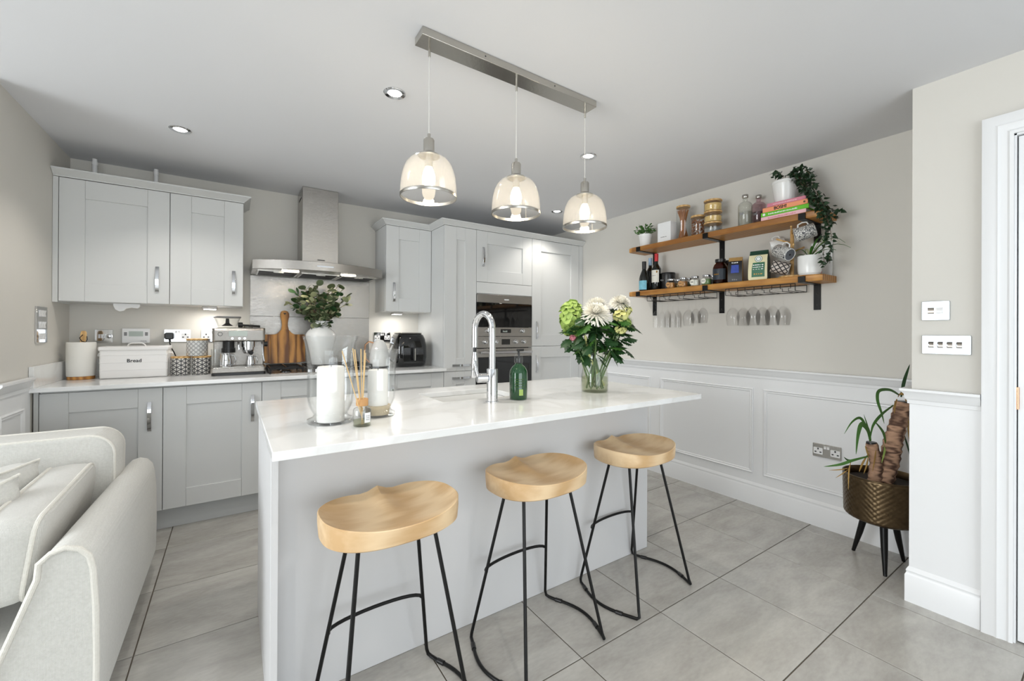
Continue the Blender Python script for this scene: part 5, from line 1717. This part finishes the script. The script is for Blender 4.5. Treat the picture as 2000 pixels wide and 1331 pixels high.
plain('book_pink', lin(236, 190, 196), .6, var=.03)
plain('book_orange', lin(240, 156, 112), .6, var=.03)
plain('book_green', lin(104, 190, 44), .6, var=.03)
plain('book_rose', lin(214, 132, 150), .6, var=.12, vscale=40)
yb0 = sy(1485, 3.672); yb1 = sy(1578, 3.672)
cyb = (yb0 + yb1) / 2
L = (yb0 - yb1)
zb_ = ZU1 + .0004
for k, (lab, m_, th, ln, dp, off, tw, txt, tm) in enumerate((
        ('pale pink book at the bottom of the stack', 'book_pink', .024, L * .95, .165, .004, 0, None, 'book_rose'),
        ('green book second from the bottom of the stack', 'book_green', .026, L * 1.0, .165, -.002, .01, None, 'paper'),
        ('orange book with black BOSH! lettering in the stack', 'book_orange', .029, L * .95, .165, -.006, -.01, 'BOSH!', 'ink'),
        ('rose patterned book on top of the stack under the pot', 'book_rose', .022, L * .80, .150, -.012, .02, None, 'book_pink'))):
    t = thing('book', lab, 'book', (3.672 + dp / 2, cyb + off, zb_), RZ + tw, 'cookbooks stacked on the upper shelf')
    cv = MB()
    h2, l2 = dp / 2, ln / 2
    cv.box((-l2, -h2, 0), (l2, h2, .0025)).box((-l2, -h2, th - .0025), (l2, h2, th)).box((-l2, -h2, .0025), (l2, -h2 + .003, th - .0025))
    obj('cover', cv, m_, t, bev=.0008)
    obj('pages', MB().box((-l2 + .003, -h2 + .0035, .003), (l2 - .003, h2 - .004, th - .003)), 'paper', t)
    if txt:
        obj('title', text_mb(txt, .026, .0008).mv(-l2 * .18, -h2 - .0006, th * .5), tm, t, sm=0)
        obj('publisher_mark', MB().cyl((l2 * .86, -h2 - .0008, th * .5), (l2 * .86, -h2 + .001, th * .5), .006, n=12), 'stem_brown', t)
    else:
        obj('title', marks(ln * .62, th * .36, 22, seed=k).mv(-l2 * .05, -h2 - .0005, th * .5), tm, t, sm=0)
        if m_ == 'book_green':
            obj('publisher_mark', MB().cyl((-l2 * .86, -h2 - .0008, th * .5), (-l2 * .86, -h2 + .001, th * .5), .008, n=14), 'paper', t)
    zb_ += th + .0004

# trailing ivy in a white pot on the books
pvy = sy(1533, 3.745, 360)
t = thing('ivy_pot', 'white pot with trailing dark ivy standing on the books', 'plant', (3.752, pvy, zb_), RZ)
obj('pot', MB().lathe(shell([(0, 0), (.055, 0), (.057, .004), (.072, .118), (.075, .121), (.075, .136)], .003), 40), 'white_ceramic', t)
obj('soil', MB().lathe([(0, .122), (.069, .122), (.069, .116), (0, .116)], 28), 'soil', t)
PV = Vector((3.752, pvy, zb_))
def wl_(p):
    """world point into the pot's turned frame"""
    q = Vector(p) - PV
    return Vector((-q.y, q.x, q.z))
mb, vines = MB(), MB()
rg_ = random.Random(11)
def ivy_leaf(s):
    return MB().add([(0, 0, 0), (.5 * s, .25 * s, .08 * s), (.34 * s, .6 * s, 0), (0, 1.1 * s, -.15 * s), (-.34 * s, .6 * s, 0), (-.5 * s, .25 * s, .08 * s), (0, .45 * s, -.06 * s)], [(0, 1, 6), (1, 2, 6), (2, 3, 6), (3, 4, 6), (4, 5, 6), (5, 0, 6)])
trails = [[(1548, 342, 3.73), (1562, 332, 3.72), (1578, 345, 3.70), (1590, 365, 3.68), (1600, 385, 3.66), (1612, 405, 3.645)],
          [(1550, 344, 3.75), (1572, 352, 3.73), (1585, 375, 3.70), (1600, 400, 3.68), (1615, 415, 3.66), (1618, 450, 3.645), (1614, 480, 3.64)],
          [(1548, 345, 3.76), (1570, 365, 3.74), (1592, 390, 3.73), (1610, 405, 3.72), (1628, 410, 3.72), (1642, 412, 3.72)],
          [(1550, 340, 3.70), (1565, 350, 3.68), (1580, 372, 3.66), (1598, 405, 3.645), (1617, 430, 3.64), (1624, 460, 3.64), (1622, 492, 3.64), (1620, 512, 3.64)],
          [(1552, 346, 3.72), (1572, 372, 3.70), (1595, 398, 3.68), (1612, 420, 3.65), (1612, 455, 3.645), (1608, 500, 3.645), (1612, 520, 3.64)],
          [(1530, 345, 3.70), (1522, 338, 3.69), (1514, 343, 3.68)],
          [(1545, 342, 3.70), (1556, 330, 3.70), (1568, 328, 3.69), (1580, 338, 3.68), (1588, 352, 3.67)],
          [(1552, 348, 3.70), (1568, 362, 3.675), (1576, 380, 3.66), (1590, 395, 3.65), (1606, 412, 3.642)],
          [(1555, 346, 3.77), (1580, 360, 3.77), (1600, 385, 3.76), (1620, 420, 3.75), (1628, 440, 3.75)]]
for tr in trails:
    P = [wl_(on(0, x, px, py)) for px, py, x in tr]
    Q = []
    for i in range(len(P) - 1):
        for q in range(4):
            Q.append(P[i].lerp(P[i + 1], q / 4))
    Q.append(P[-1])
    Q = [wl_(PV + Vector((0, 0, .125)))] + Q if len(tr) > 3 else [Vector((0, -.02, .125))] + Q
    vines.tube(Q, .0012, 5)
    for i in range(1, len(Q)):
        low = i > 18
        for k in range(2 if low else 3):
            p = Q[i - 1].lerp(Q[i], rg_.random()) + Vector((rg_.uniform(-.012, .012), rg_.uniform(-.012, .012), rg_.uniform(-.012, .012))) * (.6 if low else 1.3)
            lm = ivy_leaf(rg_.uniform(.020, .031))
            dv = Vector((rg_.uniform(-1, 1), rg_.uniform(-1.2, .4), rg_.uniform(-1.0, .3))).normalized()
            lm.xf(Matrix.Translation(p) @ (dv.to_track_quat('Y', 'Z') @ Matrix.Rotation(rg_.uniform(-1.2, 1.2), 3, 'Y').to_quaternion()).to_matrix().to_4x4())
            mb.add(lm.v, lm.f)
fo = obj('foliage', mb, 'leaf_ivy', t, sm=0)
fo['kind'] = 'stuff'
obj('vines', vines, 'stem_brown', t)['kind'] = 'stuff'

# ---- lower shelf, left to right
plain('wine_dark', lin(16, 20, 18), .08, var=.1, coat=.4)
plain('foil_red', lin(190, 44, 48), .35, .3, var=.05)
plain('foil_blue', lin(160, 188, 216), .35, .3, var=.05)
plain('label_blue', lin(120, 186, 206), .5, var=.35, vscale=40)
plain('label_cream', lin(228, 226, 214), .6, var=.03)
plain('gold', lin(176, 132, 54), .4, .6, var=.15, vscale=50)
def wine(label, px, x, r, h, foil, lab_mat, lz0, lz1, slope=False):
    t = sthing('wine_bottle', label, 'bottle', px, x, ZL1, 'bottles at the far end of the lower shelf')
    sh = h * (.52 if slope else .62)
    prof = [(0, .0005), (r * .94, .0005), (r, .004), (r, sh * (.82 if slope else .95)), (r * .86, sh), (r * .5, sh + h * (.16 if slope else .08)), (r * .37, sh + h * (.22 if slope else .12)), (r * .36, h - .010), (r * .40, h - .009), (r * .40, h), (0, h)]
    obj('bottle', MB().lathe(prof, 32), 'wine_dark', t, sm=50)
    obj('foil', MB().lathe([(r * .40, h - .062), (r * .415, h - .062), (r * .43, h - .010), (r * .43, h + .0008), (0, h + .0008)], 24), foil, t)
    A = [-1.2 + 2.4 * i / 10 for i in range(11)]
    obj('paper_label', MB().add([((r + .0006) * math.sin(a), -(r + .0006) * math.cos(a), z) for z in (lz0, lz1) for a in A], [(i, i + 1, i + 12, i + 11) for i in range(10)]), lab_mat, t)
    return t
wine('dark sloping wine bottle with blue printed label on the lower shelf', 1258, 3.705, .040, .245, 'black_plastic', 'label_blue', .010, .085, True)
wine('dark wine bottle with pale blue foil behind the others', 1270, 3.800, .036, .285, 'foil_blue', 'wine_dark', .05, .10)
wb = wine('dark wine bottle with red foil and cream label', 1282, 3.745, .037, .300, 'foil_red', 'label_cream', .065, .165)
obj('label_print', marks(.04, .006, 6).mv(0, -.0382, .120), 'grey_ink', wb, sm=0)
obj('seal', MB().lathe([(0, 0), (.009, 0), (.009, .001), (0, .001)], 16).xf(Matrix.Rotation(PI / 2, 4, 'X')).mv(.024, -.030, .150), 'gold', wb)
t = sthing('black_canister', 'matt black lidded canister behind the spice jars', 'canister', 1305, 3.790, ZL1)
obj('body', MB().lathe([(0, 0), (.052, 0), (.054, .004), (.054, .118), (0, .118)], 36), 'black_plastic', t)
obj('lid', MB().lathe([(0, .1185), (.055, .1185), (.055, .136), (.053, .139), (0, .139)], 36), 'black_plastic', t)
obj('print', marks(.028, .012, 2).mv(-.016, -.0545, .080), 'grey_ink', t, sm=0)
for k, (px, x, m_, nm) in enumerate(((1311, 3.69, 'cork', 'first'), (1335, 3.69, 'cork', 'second'), (1358, 3.69, 'label_cream', 'third'), (1380, 3.69, 'stem_green', 'fourth'), (1325, 3.755, 'leaf_dry', 'back, leftmost'), (1345, 3.755, 'leaf_olive', 'back, middle'), (1393, 3.755, 'grey_grain', 'back, rightmost'))):
    t = sthing('spice_jar', 'small spice jar with silver lid on the lower shelf, %s' % (nm if 'back' in nm else nm + ' of the front row'), 'jar', px, x, ZL1, 'spice jars')
    r = .033
    obj('jar', MB().lathe(shell([(0, 0), (r - .003, 0), (r, .003), (r, .046), (r * .8, .054), (r * .76, .058)], .0018), 28), 'clear_glass', t, sm=50)
    obj('spice', MB().lathe([(0, .003), (r - .003, .003), (r - .003, .042), (0, .042)], 24), ('shelf_wood' if k < 2 else m_), t)
    obj('lid', MB().lathe([(0, .0585), (r * .80, .0585), (r * .82, .060), (r * .82, .070), (r * .78, .072), (0, .072)], 28), 'chrome', t)
    if k < 4:
        lb = obj('label_disc', MB().lathe([(0, 0), (.019, 0), (.019, .001), (0, .001)], 24).xf(Matrix.Rotation(PI / 2, 4, 'X')).mv(-.004, -r - .0002, .027), 'label_cream' if k > 1 else 'cork', t)
        obj('name_print', marks(.024, .006, 6, seed=k).mv(-.004, -r - .0014, .028), 'ink', lb, sm=0)
def amber(label, px, x, s):
    t = sthing('amber_jar', label, 'jar', px, x, ZL1)
    obj('jar', MB().lathe(shell([(0, 0), (.044 * s, 0), (.048 * s, .004), (.048 * s, .115 * s), (.040 * s, .136 * s), (.030 * s, .146 * s), (.029 * s, .152 * s)], .003), 36), 'amber_glass', t, sm=50)
    obj('contents', MB().lathe([(0, .005), (.043 * s, .005), (.043 * s, .07 * s), (0, .07 * s)], 28), 'stem_brown', t)
    obj('lid', MB().lathe([(0, .1525 * s), (.033 * s, .1525 * s), (.034 * s, .156 * s), (.034 * s, .174 * s), (0, .176 * s)], 28), 'black_plastic', t)
    A = [-1.25 + 2.5 * i / 10 for i in range(11)]
    rr = .0486 * s
    lb = obj('wrap_label', MB().add([(rr * math.sin(a), -rr * math.cos(a), z) for z in (.028 * s, .104 * s) for a in A], [(i, i + 1, i + 12, i + 11) for i in range(10)]), 'label_navy', t)
    obj('label_print', marks(.034, .009, 6).mv(0, -rr - .0008, .066 * s), 'gold', lb, sm=0)
plain('label_navy', lin(36, 46, 56), .5, var=.1)
amber('large amber glass jar with navy label on the lower shelf', 1407, 3.715, 1.0)
amber('second amber glass jar tucked behind the first', 1421, 3.815, 1.0)

# coffee bags
plain('bag_black', lin(22, 20, 22), .4, var=.15)
plain('bag_gold', lin(176, 140, 84), .4, .2, var=.2, vscale=40)
plain('bag_blue', lin(50, 72, 160), .45, var=.4, vscale=60)
plain('bag_cream', lin(226, 218, 178), .5, var=.08)
plain('bag_green', lin(26, 98, 66), .45, var=.1)
plain('bag_darkgreen', lin(22, 60, 44), .45, var=.12)
def bag(label, px, x, w_, d_, h, front, sidem, rz=0.0):
    t = sthing('coffee_bag', label, 'bag', px, x, ZL1, 'coffee bags on the lower shelf', rz)
    a, b = w_ / 2, d_ / 2
    def ring(z, f, g):
        return [(-a * f, -b * g, z), (a * f, -b * g, z), (a * f, -b * g * .1, z), (a * f, b * g, z), (-a * f, b * g, z), (-a * f * .94, 0, z)]
    rings = [ring(0, .95, .95), ring(.012, 1, 1), ring(h * .35, 1.0, 1.02), ring(h * .70, .97, .80), ring(h * .86, .95, .42), ring(h * .95, .95, .12), ring(h, .95, .08)]
    obj('pouch', MB().loft(rings), sidem, t, bev=.002)
    fz = [0.002, .012, h * .35, h * .70, h * .84]
    gs = [.95, 1, 1.02, .80, .48]
    fs = [.93, .98, .98, .95, .94]
    vs = []
    for z, g, f in zip(fz, gs, fs):
        vs += [(-a * f, -b * g - .0012, z), (a * f, -b * g - .0012, z)]
    fp = obj('front_face', MB().add(vs, [(2 * i, 2 * i + 1, 2 * i + 3, 2 * i + 2) for i in range(4)]), front, t)
    return t, fp, a, b, h
t, fp, a, b, h = bag('black coffee bag with blue print and gold side', 1437, 3.715, .088, .075, .172, 'bag_black', 'bag_gold', .35)
obj('print_panel', MB().add([(-a * .55, -b * 1.02 - .002, h * .36), (a * .55, -b * 1.02 - .002, h * .36), (a * .5, -b * .80 - .0022, h * .68), (-a * .5, -b * .80 - .0022, h * .68)], [(0, 1, 2, 3)]), 'bag_blue', fp, sm=0)
obj('print', marks(.04, .008, 4).mv(0, -b * .70 - .004, h * .77), 'paper', fp, sm=0)
obj('print', marks(.034, .010, 3, seed=3).mv(0, -b - .0028, h * .10), 'grey_ink', fp, sm=0)
t, fp, a, b, h = bag('green and cream coffee bag with round white emblem', 1483, 3.725, .112, .085, .196, 'bag_cream', 'bag_darkgreen', .22)
fr = lambda z: -b * (1.0 + .02 * z / (.35 * h) if z < .35 * h else 1.02 - .22 * (z - .35 * h) / (.35 * h)) - .0022
obj('green_panel', MB().add([(-a * .62, fr(h * .10), h * .10), (a * .72, fr(h * .10), h * .10), (-a * .60, fr(h * .35), h * .35), (a * .72, fr(h * .35), h * .35), (-a * .50, fr(h * .58), h * .58), (a * .72, fr(h * .58), h * .58)], [(0, 1, 3, 2), (2, 3, 5, 4)]), 'bag_green', fp, sm=0)
for z, n, hh_ in ((.50, 5, .007), (.43, 7, .009), (.36, 4, .005)):
    obj('print', marks(.062, hh_, n, seed=n).mv(.004, fr(h * z) - .001, h * z), 'paper', fp, sm=0)
obj('print', marks(.05, .006, 4, seed=8).mv(.004, fr(h * .20) - .001, h * .20), 'gold', fp, sm=0)
em = obj('emblem', MB().lathe([(0, 0), (.0215, 0), (.0215, .001), (0, .001)], 28).xf(Matrix.Rotation(PI / 2 - .12, 4, 'X')).mv(.004, fr(h * .70) + .001, h * .70), 'bag_green', fp)
obj('emblem_ring', MB().lathe([(.014, 0), (.019, 0), (.019, .0016), (.014, .0016), (.014, 0)], 28).xf(Matrix.Rotation(PI / 2 - .12, 4, 'X')).mv(.004, fr(h * .70) + .001, h * .70), 'paper', em)
obj('emblem_centre', MB().lathe([(0, 0), (.011, 0), (.011, .0016), (0, .0016)], 20).xf(Matrix.Rotation(PI / 2 - .12, 4, 'X')).mv(.004, fr(h * .70) + .001, h * .70), 'paper', em)

# mug tree and mugs
mx_, my_ = 3.765, sy(1547, 3.765)
t = thing('mug_tree', 'pale wooden mug tree on the lower shelf', 'mug tree', (mx_, my_, ZL1 + .0004), RZ)
obj('base', MB().lathe([(0, 0), (.070, 0), (.073, .004), (.073, .010), (.068, .014), (0, .014)], 36), 'bamboo', t)
obj('pole', MB().lathe([(0, .0145), (.0105, .0145), (.0105, .295), (.008, .302), (0, .304)], 20), 'bamboo', t)
pegs = [(-1.25, .275), (.45, .275), (-1.1, .165), (1.15, .165), (-2.6, .22), (2.2, .21)]
for a, z in pegs:
    obj('peg', MB().cyl((.006 * math.cos(a), .006 * math.sin(a), z), (.085 * math.cos(a), .085 * math.sin(a), z + .032), .0052, n=12), 'bamboo', t)
def mug(label, pb, po, mat, r=.041, L=.102, hdir=(0, 0, 1)):
    """mug with its base centre at pb, opening towards po"""
    ax = (Vector(po) - Vector(pb)).normalized()
    t = thing('mug', label, 'mug', tuple(pb), 0, 'mugs hanging on the mug tree')
    hd = Vector(hdir)
    hd = (hd - ax * hd.dot(ax)).normalized()
    m3 = Matrix((hd, ax.cross(hd), ax)).transposed().to_4x4()
    obj('body', MB().lathe([(r * .90, 0), (r, .004), (r, L - .002), (r - .0012, L), (r - .003, L - .002), (r - .003, .005), (0, .005)], 40, uv=3.5 if mat == 'mug_dark' else 30).xf(m3), mat, t, sm=50)
    bt = obj('base', MB().lathe([(0, .001), (r * .82, .001), (r * .90, 0), (r * .90, .0012), (0, .003)], 36).xf(m3), 'base_glaze', t)
    obj('foot_ring', MB().lathe([(r * .82, .0008), (r * .84, -.001), (r * .91, -.0008), (r * .92, .001)], 36).xf(m3), 'white_ceramic', bt)
    obj('base_mark', MB().lathe([(0, .0002), (.006, .0002), (.006, .0012), (0, .0012)], 12).xf(m3), 'ink', bt)
    obj('handle', MB().tube([(r - .002, 0, L * .78), (r + .016, 0, L * .74), (r + .022, 0, L * .52), (r + .017, 0, L * .30), (r - .002, 0, L * .24)], .0045, 10).xf(m3), 'white_ceramic', t)
plain('base_glaze', lin(104, 108, 114), .3, var=.06)
mug('patterned mug hanging highest, base towards the room', on(0, 3.690, 1553, 461), on(0, 3.735, 1595, 447), 'mug_print', hdir=(-.2, .3, 1))
mug('patterned mug hanging on the middle peg', on(0, 3.690, 1543, 498), on(0, 3.735, 1508, 487), 'mug_print', hdir=(0, -.1, 1))
mug('dark zigzag patterned mug lying lowest on the mug tree', on(0, 3.735, 1541, 527), on(0, 3.700, 1508, 520), 'mug_dark', .040, .095, hdir=(1, .2, -.3))
mug('plain white mug behind the middle patterned mug', on(0, 3.815, 1533, 474), on(0, 3.790, 1512, 480), 'white_ceramic', .036, .08, hdir=(.3, -.5, .6))

# spider plant
t = sthing('spider_plant', 'small spider plant in a white pot at the near end of the lower shelf', 'plant', 1581, 3.705, ZL1)
obj('pot', MB().lathe(shell([(0, .006), (.050, .006), (.056, .012), (.059, .030), (.060, .112), (.058, .115)], .004), 40), 'white_ceramic', t)
obj('saucer', MB().lathe([(0, 0), (.050, 0), (.054, .003), (.052, .0055), (0, .0055)], 36), 'white_ceramic', t)
obj('soil', MB().lathe([(0, .100), (.055, .100), (.055, .094), (0, .094)], 24), 'soil', t)
rg_ = random.Random(7)
for k, (a, L_, up) in enumerate(((0.1, .16, .9), (.5, .19, .55), (-.2, .17, .3), (1.0, .13, .8), (-.9, .12, .75), (2.6, .10, 1.0), (2.0, .12, .9), (-.05, .20, .7), (-2.6, .08, .5), (.25, .15, 1.2), (-.5, .14, 1.1))):
    d = Vector((math.cos(a), math.sin(a) - .25, 0)).normalized()
    pts = []
    for q in range(8):
        f = q / 7
        pts.append(Vector((0, 0, .10)) + d * (L_ * (f ** 1.1)) + Vector((0, 0, L_ * up * (1.5 * f - 1.1 * f * f * f))))
    rings = []
    for i, p in enumerate(pts):
        tn = (pts[min(i + 1, 7)] - pts[max(i - 1, 0)]).normalized()
        sd = tn.cross(Vector((0, 0, 1))).normalized()
        w_ = .0065 * (.5 + 1.2 * i / 7 if i < 3 else 1.0 - ((i - 3) / 4) ** 1.5 * .92)
        rings.append([p - sd * w_, p - Vector((0, 0, .0014)), p + sd * w_, p - Vector((0, 0, .0022))])
    obj('leaf', MB().loft(rings), 'leaf_pale' if k % 3 == 0 else 'leaf_mid', t, sm=60)

# floral card standing against the wall
t = thing('floral_card', 'white floral print panel behind the spider plant against the wall', 'picture', (W - .012, -2.665, ZL1 + .0004), RZ)
obj('panel', MB().box((-.050, -.006, 0), (.060, .006, .215)), 'paper', t, bev=.001)
for k in range(9):
    x_, z_ = rg_.uniform(-.03, .045), rg_.uniform(.02, .19)
    obj('printed_blossom', MB().lathe([(0, 0), (.006 + .006 * rg_.random(), 0), (.004, .0006), (0, .0006)], 9).xf(Matrix.Rotation(PI / 2, 4, 'X')).mv(x_, -.0062, z_), 'petal_pink' if k % 2 else 'stem_brown', t)

# ---- wire racks under the lower shelf, with hanging glasses
def rack(label, y0, y1, n):
    t = thing('glass_rack', label, 'rack', (3.765, (y0 + y1) / 2, ZL0), RZ)
    Lr = abs(y1 - y0) / 2
    z = -.046
    fr_ = [(-Lr, -.075, z), (Lr, -.075, z), (Lr, .085, z), (-Lr, .085, z)]
    obj('frame', MB().tube([(-Lr, -.075, -.004), (-Lr, -.075, z), (-Lr, .085, z), (-Lr, .085, -.004)], .0022, 6).tube([(Lr, -.075, -.004), (Lr, -.075, z), (Lr, .085, z), (Lr, .085, -.004)], .0022, 6).tube([(-Lr, .085, z), (Lr, .085, z)], .0022, 6).tube([(-Lr, -.075, -.004), (Lr, -.075, -.004)], .0022, 6).tube([(-Lr, .085, -.004), (Lr, .085, -.004)], .0022, 6), 'black_metal', t)
    st = 2 * Lr / n
    for i in range(n):
        c = -Lr + st * (i + .5)
        for s in (-1, 1):
            a = c + s * .017
            obj('rail', MB().tube([(a + s * .012, -.075, -.006), (a + s * .012, -.075, z + .016), (a, -.075, z + .016), (a, -.075, z), (a, .080, z)], .002, 6), 'black_metal', t)
    return t
ra0, ra1 = sy(1264, 3.69, 585), sy(1376, 3.69, 585)
rb0, rb1 = sy(1417, 3.69, 580), sy(1553, 3.69, 580)
rack('black wire glass rack under the far half of the lower shelf', ra0, ra1, 4)
rack('black wire glass rack under the near half of the lower shelf', rb0, rb1, 4)
def stem_glass(name, label, px, x, prof, zt, group):
    o = obj(name, MB().lathe([(max(r, 0), -z) for r, z in prof], 28), 'wine_glass', loc=(x, sy(px, x, 620), zt), sm=60)
    return tag(o, label, 'glass', group)
flute = [(0, 0), (.031, .0), (.031, .0015), (.008, .006), (.0035, .012), (.0035, .085), (.012, .098), (.021, .120), (.0245, .150), (.0225, .225), (.0215, .225), (.0232, .150), (.020, .122), (.010, .102), (0, .096)]
wineg = [(0, 0), (.034, .0), (.034, .0015), (.008, .006), (.004, .012), (.004, .085), (.016, .096), (.034, .118), (.042, .145), (.041, .170), (.034, .215), (.0328, .215), (.0395, .170), (.0405, .146), (.032, .120), (.014, .100), (0, .094)]
small = [(r * .85, z * .90) for r, z in wineg]
zt = ZL0 - .040
ords = ('first', 'second', 'third', 'fourth', 'fifth', 'sixth')
for k, px in enumerate((1281, 1293, 1304, 1314, 1325)):
    stem_glass('champagne_flute', 'champagne flute hanging in the far rack, %s from the left' % ords[k], px, 3.695 + .065 * (k % 2), flute, zt, 'glasses hanging under the shelf')
for k, px in enumerate((1345, 1359, 1373)):
    stem_glass('wine_glass', 'wine glass hanging in the far rack right of the flutes, %s of three' % ords[k], px, 3.71 + .08 * (k % 2), small if k != 0 else wineg, zt, 'glasses hanging under the shelf')
for k, px in enumerate((1431, 1452, 1471, 1490, 1509, 1530)):
    stem_glass('wine_glass', 'wine glass hanging in the near rack, %s from the left' % ords[k], px, 3.705 + .075 * (k % 2), wineg, zt, 'glasses hanging under the shelf')
